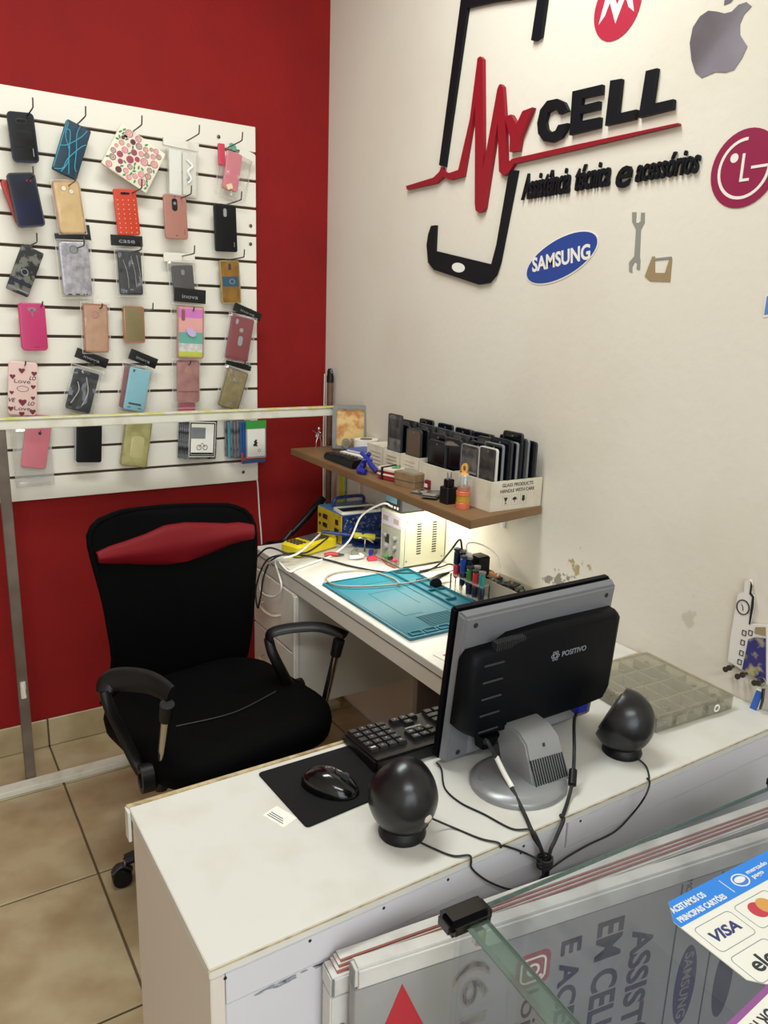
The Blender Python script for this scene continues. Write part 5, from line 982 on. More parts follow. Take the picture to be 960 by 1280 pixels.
MB().plate(FMt, .035, .055, .004, .0036, .006, .0005, .165, .108).build('clear_cover', 'mid_grey', t)

# cream bench supply with vents
M('cream_metal', '#c9c8b0', .4); M('panel_grey', '#8f8f84', .45); M('panel_lilac', '#b3adc0', .5)
bx = thing('power_supply', 'tall cream metal bench power supply with side vents under the shelf', 'power supply', (-.085, -.76, DZ))
X0, X1, Y0, Y1, Z0, Z1 = -.165, -.004, -.815, -.700, DZ+.006, .922
MB().bb(X0+.006, X1, Y0, Y1, Z0, Z1).build('housing', 'cream_metal', bx, .003)
MB().bb(X0-.004, X0+.007, Y0-.002, Y1+.002, Z0-.001, Z1+.003).build('front_frame', 'cream_metal', bx, .002)
MB().bb(X0-.006, X0-.0035, Y0+.006, Y1-.006, Z0+.006, Z1-.045).build('front_panel', 'panel_grey', bx, .001); MB().bb(X0-.007, X0-.0035, Y0+.003, Y1-.003, Z1-.042, Z1-.003).build('display_panel', 'panel_lilac', bx, .001, label='pale lilac display strip')
for y in (Y0+.028, Y1-.028): MB().bb(X0-.0078, X0-.0068, y-.014, y+.014, Z1-.030, Z1-.014).build('display_window', 'card_grey', bx)
for y, z, r_k in ((Y0+.030, Z0+.085, .009), (Y1-.030, Z0+.085, .009), (Y0+.030, Z0+.055, .009), (Y1-.035, Z0+.050, .013)): MB().cyl((X0-.006, y, z), (X0-.018, y, z), r_k, r_k*.85, 14).build('knob', 'mid_grey', bx)
MB().bb(X0-.009, X0-.006, Y1-.050, Y1-.030, Z0+.062, Z0+.090).build('rocker_switch', 'ink_black', bx, .001)
for k, y in enumerate((Y0+.02, Y0+.045, Y0+.07)): MB().cyl((X0-.006, y, Z0+.020), (X0-.020, y, Z0+.020), .006, .005, 12).build('terminal', ('red_pink', 'ink_black', 'leaf_green')[k], bx)
for x in (X0+.060, X0+.118):
    for k in range(13): MB().bb(x-.008, x+.008, Y0-.0004, Y0+.001, Z0+.036+.0078*k, Z0+.0395+.0078*k).build('vent_slot', 'ink_black', bx)
for x, z in ((X0+.016, Z1-.018), (X0+.016, Z0+.018), (X1-.012, Z0+.018)): MB().cyl((x, Y0-.001, z), (x, Y0+.001, z), .0022, n=8).build('screw', 'wire', bx)
MB().bb(X0+.01, X0+.03, Y0+.01, Y0+.03, DZ+.0004, Z0).bb(X1-.03, X1-.01, Y0+.01, Y0+.03, DZ+.0004, Z0).bb(X0+.01, X0+.03, Y1-.03, Y1-.01, DZ+.0004, Z0).bb(X1-.03, X1-.01, Y1-.03, Y1-.01, DZ+.0004, Z0).build('rubber_feet', 'black_plastic', bx)
t = thing('small_meter', 'small black device with blue screen on top of the cream power supply', 'meter', (-.10, -.745, Z1))
MB().bb(-.158, -.05, -.790, -.700, Z1+.0035, Z1+.052).build('body', 'dark_grey', t, .003); MB().bb(-.1595, -.1578, -.765, -.706, Z1+.026, Z1+.048).build('screen', M('lcd_blue', '#6f9fb4', .2), t)
for k in range(4): MB().bb(-.1605, -.1578, -.776+.016*k, -.768+.016*k, Z1+.011, Z1+.018).build('button', 'white_plastic', t, .0006)
# blue and yellow supply
M('supply_blue', '#1d3a7a', .4, noise=(60, '#10214a', .45, .6)); M('supply_top', '#4b7aa8', .4); M('supply_yellow', '#c2a528', .45, noise=(40, '#a58b1c', .4, .7))
t = thing('hot_air_station', 'blue and yellow soldering station with round dark holes at the desk corner', 'soldering station', (-.12, -.42, DZ))
A0, A1, B0, B1, C1 = -.207, -.030, -.512, -.345, .858
MB().bb(A0+.004, A1, B0, B1, DZ+.004, C1-.003).build('housing', 'supply_blue', t, .003); MB().bb(A0+.002, A1, B0-.001, B1+.001, C1-.003, C1).build('top_plate', 'supply_top', t, .001); MB().bb(A0, A0+.004, B0, B1, DZ+.004, C1-.002).build('front_panel', 'supply_yellow', t, .001)
for y, z, w_, h_ in ((B1-.018, C1-.030, .010, .012), (B1-.055, C1-.028, .022, .016), (B1-.055, C1-.058, .022, .015), (B1-.018, C1-.060, .008, .010), (B0+.030, C1-.030, .014, .018), (B0+.030, C1-.060, .020, .018)): MB().bb(A0-.0018, A0+.001, y-w_/2*1.4, y+w_/2*1.4, z-h_/2, z+h_/2).build('dark_window', 'ink_black', t, .0008)
for y, z in ((B1-.085, C1-.080), (B0+.030, C1-.085)): MB().cyl((A0, y, z), (A0-.014, y, z), .010, .008, 16).build('knob', 'dark_grey', t)
rn = random.Random(2)
mb = MB()
for i in range(60): mb.fb(fshift(frame((A0+.09, B0, C1-.030), (1, 0, 0), (0, 0, 1)), rn.uniform(-.08, .08), rn.uniform(-.03, .02), 0, rn.uniform(0, 180)), -.004, .004, -.001, .001, -.0002, .0007)
o = mb.build('speckled_print', 'card_grey', t); o['kind'] = 'stuff'
MB().tube(smooth([(-.17, B0+.12, C1+.001), (-.17, B0+.12, C1+.022), (-.15, B0+.12, C1+.030), (-.07, B0+.12, C1+.030), (-.05, B0+.12, C1+.022), (-.05, B0+.12, C1+.001)], 4), .006, 8).build('carry_handle', 'supply_blue', t)
MB().bb(-.19, -.05, B0+.02, B0+.03, DZ+.0003, DZ+.004).bb(-.19, -.05, B1-.03, B1-.02, DZ+.0003, DZ+.004).build('feet', 'black_plastic', t)
t = thing('phone_tray', 'white rimmed black tablet lying on top of the blue station', 'tray', (-.12, -.47, C1)); Ft = frame((-.125, -.478, C1+.0065), (.99, -.1, 0), (.1, .99, 0))
MB().ring(Ft, rr(.150, .080, .01), rr(.136, .066, .006), -.005, .004).build('rim', 'white_plastic', t); MB().plate(Ft, .138, .068, .006, -.004, .001, 0).build('glass', 'screen_black', t)
# soldering holder and iron
t = thing('iron_holder', 'dark blue cone shaped soldering iron holder in front of the blue station', 'iron holder', (-.13, -.555, DZ)); MB().bb(-.175, -.085, -.600, -.530, DZ+.0004, DZ+.010).build('base_plate', 'supply_blue', t, .002); MB().cyl((-.165, -.562, DZ+.045), (-.085, -.562, DZ+.028), .016, .024, 18).build('holder_cone', 'supply_blue', t); MB().bb(-.108, -.092, -.570, -.554, DZ+.008, DZ+.030).build('bracket', 'supply_blue', t, .001)
t = thing('soldering_iron', 'soldering iron with yellow foam grip resting in the blue holder', 'soldering iron', (-.17, -.57, DZ+.05)); M('foam_yellow', '#c9bf3c', .7)
A_ = V((-.285, -.520, .815)); B_ = V((-.120, -.585, .792)); d_ = (B_-A_)
MB().cyl(A_, A_+d_*.62, .0055, .0065, 12).build('handle', 'supply_blue', t); MB().cyl(A_+d_*.60, B_, .0105, .0115, 16).build('foam_grip', 'foam_yellow', t, .002); MB().cyl(B_, B_+d_*.18, .003, .002, 8).build('metal_tube', 'chrome', t)
# multimeter / tester
t = thing('handheld_meter', 'yellow handheld meter with grey screen lying at the desk corner', 'meter', (-.335, -.50, DZ)); M('meter_yellow', '#d3bd16', .4); FD = frame((-.325, -.515, DZ+.001), (.80, .26, .0), (-.26, .80, 0)); FD = fshift(FD, 0, 0, 0, 0)
MB().plate(FD, .185, .088, .020, 0, .040, .010).build('shell', 'meter_yellow', t); MB().plate(FD, .085, .064, .004, .039, .0412, .0005, .022, 0).build('screen', 'screen_back', t)
for i in range(3):
    for j in range(4): MB().plate(FD, .009, .010, .002, .039, .043, .0006, -.074+.014*i, -.022+.0145*j).build('button', 'dark_grey', t)
MB().plate(FD, .012, .060, .004, .024, .038, .001, .088, 0).build('end_cap', 'meter_yellow', t)
# clutter by the iron
t = thing('helping_stand', 'small clear and metal clamp stand in front of the blue station', 'clamp stand', (-.17, -.62, DZ)); FQ = frame((-.185, -.625, DZ+.0004), (.7, -.7, 0), (.7, .7, 0))
MB().ring(FQ, rr(.075, .055, .004), rr(.050, .032, .003), 0, .012).build('frame', 'panel_grey', t, .001); MB().cyl(at(FQ, 0, .01, .0), at(FQ, .0, .012, .05), .0025, n=8).build('rod', 'chrome', t); MB().tube(smooth([at(FQ, -.02, .01, .048), at(FQ, 0, .012, .05), at(FQ, .03, .0, .040)], 4), .0025, 8).build('cross_arm', 'chrome', t); MB().fb(FQ, .022, .036, -.028, -.014, .0, .022).build('corner_block', 'deep_blue', t, .001)
t = thing('red_clip', 'red crocodile clip lead in front of the cream supply', 'clip', (-.20, -.685, DZ)); MB().hexa([(-.215, -.70, DZ+.001), (-.185, -.71, DZ+.001), (-.180, -.692, DZ+.001), (-.21, -.682, DZ+.001), (-.213, -.70, DZ+.013), (-.187, -.708, DZ+.017), (-.183, -.694, DZ+.017), (-.209, -.684, DZ+.013)]).build('clip_body', 'red_pink', t, .002); MB().tube(smooth([(-.182, -.70, DZ+.010), (-.178, -.735, DZ+.006), (-.182, -.77, DZ+.004), (-.176, -.80, DZ+.004)], 6), .0016, 6).build('lead', 'red_case', t)
t = thing('white_clip', 'white clip beside the red crocodile clip', 'clip', (-.23, -.68, DZ)); MB().tube(smooth([(-.255, -.66, DZ+.008), (-.235, -.675, DZ+.012), (-.215, -.67, DZ+.010), (-.22, -.655, DZ+.014)], 5), .007, 8, .004).build('clip_body', 'white_plastic', t); MB().cyl((-.235, -.675, DZ+.012), (-.232, -.672, DZ+.020), .004, n=8).build('pin', 'chrome', t)
t = thing('red_pliers', 'small red handled pliers lying left of the clamp stand', 'pliers', (-.285, -.61, DZ)); MB().tube(smooth([(-.315, -.60, DZ+.007), (-.295, -.605, DZ+.010), (-.275, -.612, DZ+.007)], 4), .007, 8).build('handle', 'red_case', t); MB().tube([(-.275, -.612, DZ+.007), (-.255, -.62, DZ+.006)], .006, 8, .002).build('jaw', 'dark_grey', t)

# screwdrivers in a wire rack
rk = thing('screwdriver_rack', 'black wire rack holding precision screwdrivers beside the blue mat', 'rack', (-.13, -1.10, DZ))
for s in (0, 1): MB().bb(-.150+.0*s, -.112, -1.165, -1.035, DZ+.012+.040*s, DZ+.0145+.040*s).build('rack_plate', 'bag_thick', rk, .0005)
for x in (-.148, -.114):
    for y in (-1.163, -1.037): MB().cyl((x, y, DZ+.0004), (x, y, DZ+.055), .0022, n=6).build('leg', 'wire', rk)
M('grip_red', '#c2283e', .35); M('grip_blue', '#1e3f9a', .35); M('grip_green', '#3f7a35', .35); M('grip_teal', '#2c8a86', .35); M('grip_navy', '#141d38', .35)
for i, (x, y, top_, up_, low_, lab) in enumerate(((-.138, -1.046, .885, 'grip_navy', 'grip_red', 'screwdriver with black top and bright red grip, first in the rack'), (-.122, -1.052, .880, 'grip_navy', 'grip_navy', 'dark navy screwdriver behind the red one'), (-.138, -1.076, .872, 'grip_blue', 'grip_navy', 'blue gripped screwdriver next to the red one'), (-.122, -1.082, .868, 'grip_navy', 'grip_blue', 'screwdriver with dark top and blue grip at the back'), (-.136, -1.104, .850, 'grip_green', 'grip_navy', 'green topped screwdriver in the middle of the rack'), (-.122, -1.118, .852, 'dark_grey', 'grip_navy', 'grey topped screwdriver behind the green one'), (-.136, -1.130, .846, 'grip_red', 'grip_navy', 'red banded screwdriver second from the right'), (-.134, -1.155, .848, 'grip_teal', 'grip_navy', 'teal banded screwdriver at the right end of the rack'))):
    t = thing('screwdriver', lab, 'screwdriver', (x, y, DZ+.003), None); F = frame((x, y, 0), (1, 0, 0), (0, 1, 0))
    MB().lathe(F, [(.002, top_), (.0100, top_-.001), (.0100, top_-.007), (.005, top_-.009)], 12).build('swivel_cap', 'mid_grey' if i % 2 else 'dark_grey', t)
    MB().lathe(F, [(.006, top_-.009), (.0085, top_-.012), (.0088, top_-.045), (.007, top_-.048)], 12).build('upper_grip', up_, t); MB().lathe(F, [(.007, top_-.048), (.0088, top_-.051), (.0080, top_-.082), (.0045, top_-.088)], 12).build('lower_grip', low_, t)
    MB().cyl((x, y, top_-.08), (x, y, DZ+.003), .0016, n=6).build('shaft', 'chrome', t)
t = thing('power_adapter', 'black wall adapter with white plugs behind the screwdrivers', 'adapter', (-.07, -1.07, DZ)); MB().bb(-.105, -.060, -1.100, -1.055, DZ+.0004, .865).build('adapter_body', 'black_plastic', t, .004); MB().bb(-.085, -.005, -1.06, -1.03, DZ+.0004, .80).build('socket_block', 'black_plastic', t, .004)
t = thing('white_plug', 'white charger plug and lead hooked over the black adapter', 'plug', (-.10, -1.045, .85)); MB().bb(-.120, -.100, -1.072, -1.050, .850, .872).build('plug_body', 'white_plastic', t, .004); MB().tube(smooth([(-.11, -1.060, .862), (-.10, -1.04, .888), (-.07, -1.05, .890), (-.04, -1.09, .870), (-.035, -1.115, .835), (-.05, -1.12, .812)], 7), .0022, 8).build('lead', 'white_plastic', t)
MB().tube(smooth([(-.112, -1.062, .870), (-.114, -1.064, .850), (-.112, -1.072, .838)], 4), .005, 8).build('bent_collar', 'white_plastic', t)
# small heat gun nozzle / tweezers by the mat
t = thing('suction_tool', 'black bulb suction tool lying between the mat and the screwdrivers', 'tool', (-.165, -.99, DZ)); MB().tube(smooth([(-.175, -1.005, DZ+.016), (-.165, -.985, DZ+.016), (-.135, -.965, DZ+.020), (-.095, -.96, DZ+.024)], 5), lambda k: .015*(1-k)+.003, 12).build('bulb', 'black_plastic', t); MB().tube([(-.165, -1.0, DZ+.012), (-.150, -1.025, DZ+.006)], .005, 8, .002).build('nozzle', 'black_plastic', t)
# open carton of cables
t = thing('open_carton', 'open cream carton full of small electronic parts at the wall', 'box', (-.03, -1.165, DZ)); z = DZ+.0005; X0c, X1c, Y0c, Y1c = -.078, -.004, -1.262, -1.075
for q in ((X0c, X0c+.003, Y0c, Y1c), (X1c-.003, X1c, Y0c, Y1c), (X0c+.003, X1c-.003, Y0c, Y0c+.003), (X0c+.003, X1c-.003, Y1c-.003, Y1c)): MB().bb(*q, z, DZ+.048).build('side_panel', 'carton', t)
MB().bb(X0c+.003, X1c-.003, Y0c+.003, Y1c-.003, z, z+.003).build('bottom_panel', 'carton', t)
mb = MB(); rn = random.Random(11)
for k in range(150): Fp = fshift(frame((rn.uniform(X0c+.012, X1c-.012), rn.uniform(Y0c+.012, Y1c-.012), DZ+rn.uniform(.006, .040)), (1, 0, 0), (0, 1, 0)), 0, 0, 0, rn.uniform(0, 180)); mb.fb(Fp, -rn.uniform(.003, .009), rn.uniform(.003, .009), -.003, .003, 0, rn.uniform(.002, .006))
o = mb.build('mixed_parts', M('mixed_parts', '#8c8a84', .4, noise=(70, '#26262a', .45, .55)), t); o['kind'] = 'stuff'
M('copper_orange', '#c27632', .4)
t = thing('ribbon_part', 'orange ribbon cable part on top of the open carton', 'part', (-.05, -1.105, DZ+.05)); MB().tube(smooth([(-.07, -1.095, DZ+.052), (-.055, -1.10, DZ+.060), (-.045, -1.12, DZ+.052)], 5), .010, 4, flat=.2).build('ribbon', 'copper_orange', t); MB().bb(-.052, -.038, -1.130, -1.118, DZ+.048, DZ+.053).build('connector', 'ink_black', t)
t = thing('dark_bracket', 'dark flat metal piece lying across the open carton', 'part', (-.05, -1.17, DZ+.055)); MB().hexa([(-.055, -1.150, DZ+.040), (-.02, -1.142, DZ+.040), (-.016, -1.18, DZ+.042), (-.048, -1.188, DZ+.042), (-.055, -1.150, DZ+.043), (-.02, -1.142, DZ+.047), (-.016, -1.18, DZ+.047), (-.048, -1.188, DZ+.045)]).build('plate', 'dark_grey', t, .001); MB().cyl((-.036, -1.165, DZ+.044), (-.036, -1.165, DZ+.053), .004, n=10).build('stud', 'box_brown', t)

# white and yellow strips standing between desk and corner
M('strip_yellow', '#c9cf2a', .5)
t = thing('panel_offcut', 'white wall channel boards with a bright yellow edge behind the soldering station', 'board', (-.03, -.2, .5))
MB().bb(-.020, -.004, -.185, -.145, .0, 1.004).build('white_board', 'white_laminate', t, .001); MB().bb(-.024, -.020, -.200, -.170, .0, 1.003).build('yellow_edge', 'strip_yellow', t, .001, label='bright yellow edge strip')
for y in (-.24, -.36, -.45): MB().bb(-.006, -.001, y-.045, y+.045, .76, 1.005).build('cover_strip', 'white_plastic', t, .001)
# cables on the desk
def cable(label, pts, r, mm, name='cable', n=8): return tag(MB().tube(smooth(pts, n), r, 7).build(name, mm), label, 'cable')
cable('thick white cable arching from the cream supply top across the desk to its front edge', [(-.157, -.735, .935), (-.175, -.710, .940), (-0.194,-0.62,0.882), (-0.225,-0.6,0.8), (-0.291,-0.605,0.76), (-0.377,-0.644,0.76), (-0.444,-0.671,0.76), (-0.485,-0.691,0.762), (-.4695, -.560, .762), (-0.478,-0.63,0.697), (-0.48,-0.594,0.651), (-0.48,-0.515,0.628), (-0.48,-0.471,0.638), (-0.478,-0.487,0.705), (-0.485,-0.605,0.772), (-0.423,-0.627,0.79), (-0.279,-0.499,0.8)], .0032, 'white_plastic')
cable('thin grey white lead looping over the blue mat', [(0.125,-0.875,0.762), (-0.009,-0.903,0.764), (-0.139,-0.937,0.764), (-0.256,-0.943,0.765), (-0.369,-0.911,0.766), (-0.425,-0.864,0.765), (-0.412,-0.792,0.762), (-0.349,-0.761,0.76), (-0.271,-0.792,0.76), (-0.248,-0.889,0.766), (-0.267,-0.96,0.772)], .0025, 'card_grey')
cable('black cable running along the desk from the yellow meter to the adapter socket', [(-0.478,-0.423,0.718), (-0.493,-0.564,0.8), (-0.449,-0.615,0.79), (-0.366,-0.584,0.762), (-0.326,-0.643,0.76), (-0.291,-0.731,0.76), (-0.232,-0.82,0.76), (-0.15,-0.87,0.76), (-0.068,-0.86,0.765), (-0.113,-0.98,0.851), (-0.128,-1.04,0.905), (-0.126,-1.05,0.886), (-0.121,-1.05,0.848)], .0030, 'ink_black')
cable('black lead hanging in a loop over the drawer front', [(-0.273,-0.544,0.8), (-0.38,-0.612,0.785), (-0.442,-0.6,0.785), (-0.482,-0.569,0.761), (-0.49,-0.526,0.697), (-0.5,-0.523,0.631), (-0.5,-0.497,0.582), (-0.492,-0.467,0.638), (-0.482,-0.509,0.73), (-0.492,-0.62,0.79), (-0.413,-0.624,0.785)], .0028, 'ink_black')
cable('black power cord lying from the station to the wall by the screwdrivers', [(-0.134,-0.868,0.762), (-0.056,-0.864,0.762), (-0.008,-0.866,0.763), (-.05, -1.02, .766)], .0025, 'ink_black')
t = thing('hot_air_gun', 'black hot air handle and hose leaning across the red wall corner', 'hot air gun', (-.35, -.25, .9)); 
MB().tube(smooth([(-0.414,-0.3,0.708), (-0.366,-0.28,0.72), (-0.301,-0.25,0.709), (-0.255,-0.24,0.742)], 6), .009, 10).build('hose', 'black_plastic', t); MB().tube([(-0.261,-0.24,0.731), (-0.181,-0.22,0.786), (-0.109,-0.2,0.84)], .010, 12, .014).build('handle', 'black_plastic', t); MB().tube([(-0.138,-0.205,0.814), (-0.115,-0.2,0.835)], .0155, 12).build('collar', 'dark_grey', t)
cable('thin white cord running down the red wall below the display board', [(-.292, -.004, .90), (-0.285,-0.004,0.871), (-0.279,-0.004,0.761), (-0.27,-0.004,0.633), (-.268, -.004, .45), (-.262, -.004, .11)], .0028, 'white_plastic')
cable('thin white cord dropping down the wall corner beside the broom pole', [(-.006, -.006, 1.28), (-.008, -.006, 1.0), (-.006, -.008, .8), (-.006, -.008, .3)], .0022, 'white_plastic')

# ------------------------------------------------------------ office chair
M('mesh_black', '#030304', .8, spec=.08, bump=(500, .15)); M('seat_black', '#030304', .8, spec=.08, bump=(300, .15)); M('lumbar_red', '#6f0713', .6, spec=.25, bump=(350, .1)); M('arm_black', '#0c0c0e', .42, spec=.35, bump=(200, .08))
cx, cy = -.775, -.845
ch = thing('office_chair', 'black high back office chair with red headrest pad behind the counter', 'office chair', (cx, cy, 0))
th = math.radians(8)
# back: rows of (px outline) on an upright plane turned 8 degrees
Lp = [(-0.931,-0.593,0.968),(-0.996,-0.603,0.955),(-1.027,-0.607,0.921),(-1.023,-0.606,0.861),(-1.013,-0.605,0.803),(-1,-0.603,0.732),(-0.99,-0.602,0.648),(-0.981,-0.6,0.563),(-0.99,-0.602,0.492),(-1.013,-0.605,0.426)]
Rp = [(-0.614,-0.549,0.943),(-0.566,-0.542,0.922),(-0.539,-0.538,0.875),(-0.54,-0.538,0.786),(-0.549,-0.54,0.698),(-0.556,-0.541,0.607),(-0.563,-0.542,0.528),(-0.572,-0.543,0.463),(-0.581,-0.544,0.411),(-0.582,-0.544,0.342)]
mb = MB(); nx = 12; nb_ = V((math.sin(th), -math.cos(th), 0)); grids = []
n_r = len(Lp)
LL = smooth(Lp, 2); RR = smooth(Rp, 2)
def bpt(i, j, c):
    a, b_ = LL[i], RR[i]; s = j/nx; f = i/(len(LL)-1)
    bow = .030*(1-(2*s-1)**2) ; lum = .03*math.sin(f*math.pi)
    return a.lerp(b_, s) - nb_*(bow) + nb_*(lum) + nb_*c
for c in (.012, -.016): grids.append([[mb.b.verts.new(bpt(i, j, c if 0 < j < nx and 0 < i else c*.35)) for j in range(nx+1)] for i in range(len(LL))])
for g, fl_ in ((grids[0], 0), (grids[1], 1)):
    for i in range(len(LL)-1):
        for j in range(nx): mb.b.faces.new((g[i][j], g[i][j+1], g[i+1][j+1], g[i+1][j]))
A_, B_ = grids
for i in range(len(LL)-1):
    mb.b.faces.new((A_[i][0], A_[i+1][0], B_[i+1][0], B_[i][0])); mb.b.faces.new((A_[i][nx], B_[i][nx], B_[i+1][nx], A_[i+1][nx]))
for j in range(nx): mb.b.faces.new((A_[0][j], B_[0][j], B_[0][j+1], A_[0][j+1])); mb.b.faces.new((A_[-1][j], A_[-1][j+1], B_[-1][j+1], B_[-1][j]))
bk = mb.build('backrest', 'mesh_black', ch, sm=60)
edge = [bpt(i, 0, 0) for i in range(len(LL)-1, -1, -1)] + [bpt(0, j, 0) for j in range(1, nx)] + [bpt(i, nx, 0) for i in range(len(LL))]
MB().tube(edge, .0085, 8).build('edge_piping', 'mesh_black', bk, sm=60)
# red pad: upper and lower outline in picture order left to right, on the same plane
Up = [(-1.013,-0.63,0.877),(-0.979,-0.625,0.886),(-0.924,-0.617,0.891),(-0.868,-0.61,0.899),(-0.81,-0.601,0.913),(-0.75,-0.593,0.913),(-0.689,-0.584,0.904),(-0.625,-0.575,0.894),(-0.585,-0.57,0.893),(-0.547,-0.564,0.883)]
Lo = [(-1.01,-0.63,0.85),(-0.981,-0.625,0.84),(-0.927,-0.618,0.828),(-0.872,-0.61,0.813),(-0.814,-0.602,0.802),(-0.754,-0.594,0.8),(-0.691,-0.585,0.81),(-0.626,-0.576,0.828),(-0.586,-0.57,0.836),(-0.548,-0.565,0.84)]
mb = MB(); K = 6; fr, bk2 = [], []
for i in range(len(Up)):
    a, b_ = V(Up[i]), V(Lo[i]); s = i/(len(Up)-1); bow = .030*(1-(2*s-1)**2)
    e = min(1, 6*s+.25, 6*(1-s)+.25)
    fr.append([mb.b.verts.new(a.lerp(b_, k/K) - nb_*(bow-.016) + nb_*(.020*e*math.sin(math.pi*min(max(k/K, .06), .94)))) for k in range(K+1)])
    bk2.append([mb.b.verts.new(a.lerp(b_, k/K) - nb_*(bow-.004)) for k in range(K+1)])
for i in range(len(Up)-1):
    for k in range(K): mb.b.faces.new((fr[i][k], fr[i+1][k], fr[i+1][k+1], fr[i][k+1])); mb.b.faces.new((bk2[i][k], bk2[i][k+1], bk2[i+1][k+1], bk2[i+1][k]))
    mb.b.faces.new((fr[i][0], bk2[i][0], bk2[i+1][0], fr[i+1][0])); mb.b.faces.new((fr[i][K], fr[i+1][K], bk2[i+1][K], bk2[i][K]))
for i, s in ((0, 0), (-1, 1)):
    for k in range(K): mb.b.faces.new((fr[i][k], fr[i][k+1], bk2[i][k+1], bk2[i][k]))
mb.build('headrest_pad', 'lumbar_red', ch, sm=70, label='glossy red headrest pad')
# seat: soft slab
Fse = frame((-.765, -.850, .405), (math.cos(th*1.2), math.sin(th*1.2), 0), (-math.sin(th*1.2), math.cos(th*1.2), 0))
mb = MB(); out = rr(.515, .50, .13, 8); lv = []
for sc, z in ((.90, 0), (.985, .012), (1.0, .040), (.985, .062), (.93, .078), (.70, .084), (.35, .076)):
    lv.append([mb.b.verts.new(at(Fse, a*sc, b_*sc, z + .018*((b_*sc)/.25 < -.6)*(-1)*min(1, abs(b_*sc)/.25-.6))) for a, b_ in out])
m_ = len(out); mb.b.faces.new(lv[0][::-1])
for q_ in range(len(lv)-1):
    for i in range(m_): mb.b.faces.new((lv[q_][i], lv[q_][(i+1) % m_], lv[q_+1][(i+1) % m_], lv[q_+1][i]))
mb.b.faces.new(lv[-1]); mb.build('seat', 'seat_black', ch, sm=70)
MB().tube(smooth([at(Fse, -.15, -.05, .082), at(Fse, 0, -.075, .079), at(Fse, .15, -.05, .082)], 6), .0018, 5).build('seat_seam', 'dark_grey', ch)
MB().tube(smooth([at(Fse, 0, .26, .02), at(Fse, 0, .30, .05), at(Fse, 0, .31, .16)], 6), .022, 10, flat=.5).build('back_bar', 'arm_black', ch)
# arms, each with a pad, a swept strut, a chrome post and a mounting ring
def arm(pad, padr, strut, p0, p1, ringc):
    m1 = MB(); P_ = smooth(pad, 6); m1.tube(P_, padr, 12, flat=.45); a_ = m1.build('arm_pad', 'arm_black', ch, sm=60)
    MB().tube(smooth(strut, 6), .014, 8, .017, flat=.8).build('arm_strut', 'arm_black', ch, sm=60)
    d_ = V(p1)-V(p0)
    MB().cyl(p0, V(p0)+d_*.22, .0165, .0150, 14).build('post_sleeve', 'arm_black', ch); MB().cyl(V(p0)+d_*.2, p1, .0105, n=16).build('chrome_post', 'chrome', ch, label='chrome arm post')
    MB().ring((V(ringc), V((0, 1, 0)), V((0, 0, 1)), V((-1, 0, 0))), ell(.030, .036, 20), ell(.018, .022, 20), -.014, .014).build('mounting_ring', 'arm_black', ch)
    MB().cyl(p1, V(p1)+V((0, 0, -.045)), .020, .016, 12).build('post_socket', 'arm_black', ch)
arm([(-1.076,-0.953,0.635), (-1.063,-0.941,0.655), (-1.027,-0.97,0.665), (-0.986,-1.022,0.668), (-0.961,-1.084,0.662)], lambda k: .020+.008*math.sin(math.pi*k), [(-1.077,-0.955,0.64), (-1.07,-0.965,0.6), (-1.046,-0.962,0.53), (-1.023,-0.975,0.46), (-1.01,-0.994,0.43)], (-0.973,-1.092,0.645), (-0.973,-1.015,0.43), (-1.007,-1.014,0.425))
arm([(-0.607,-0.824,0.62), (-0.598,-0.825,0.64), (-0.545,-0.842,0.65), (-0.479,-0.884,0.655), (-0.438,-0.956,0.65)], lambda k: .016+.004*math.sin(math.pi*k), [(-0.603,-0.814,0.62), (-0.605,-0.841,0.59), (-0.582,-0.854,0.53), (-0.541,-0.841,0.45)], (-0.458,-0.956,0.64), (-0.489,-0.928,0.43), (-.505, -.80, .43))
# gas lift and five star base
MB().cyl((cx, cy, .11), (cx, cy, .25), .026, n=16).build('gas_sleeve', 'black_plastic', ch); MB().cyl((cx, cy, .25), (cx, cy, .39), .014, n=16).build('gas_piston', 'chrome', ch); MB().bb(cx-.09, cx+.09, cy-.07, cy+.07, .375, .402).build('tilt_plate', 'black_plastic', ch, .004)
MB().lathe(frame((cx, cy, .06), (1, 0, 0), (0, 1, 0)), [(.035, 0), (.045, .02), (.040, .055), (.028, .065)], 20).build('base_hub', 'black_plastic', ch)
for k in range(5):
    a = math.radians(174+72*k); ex, ey = cx+.250*math.cos(a), cy+.250*math.sin(a)
    MB().tube([(cx+.03*math.cos(a), cy+.03*math.sin(a), .100), (cx+.15*math.cos(a), cy+.15*math.sin(a), .090), (ex, ey, .070)], .022, 8, .015).build('base_arm', 'black_plastic', ch)
    u = V((-math.sin(a), math.cos(a), 0))
    w_ = MB(); c0_ = V((ex, ey, .0265)) + V((math.cos(a), math.sin(a), 0))*.010
    for s in (-1, 1): w_.cyl(c0_+u*(s*.006), c0_+u*(s*.022), .026, .024, 18)
    cst = w_.build('caster', 'black_plastic', ch); MB().tube(smooth([c0_+V((-.026*math.cos(a), -.026*math.sin(a), .012)), c0_+V((0, 0, .030)), c0_+V((.024*math.cos(a), .024*math.sin(a), .012))], 5), .011, 8, flat=.5).build('caster_hood', 'dark_grey', cst); MB().cyl((ex, ey, .045), (ex, ey, .075), .006, n=8).build('caster_stem', 'chrome', cst)

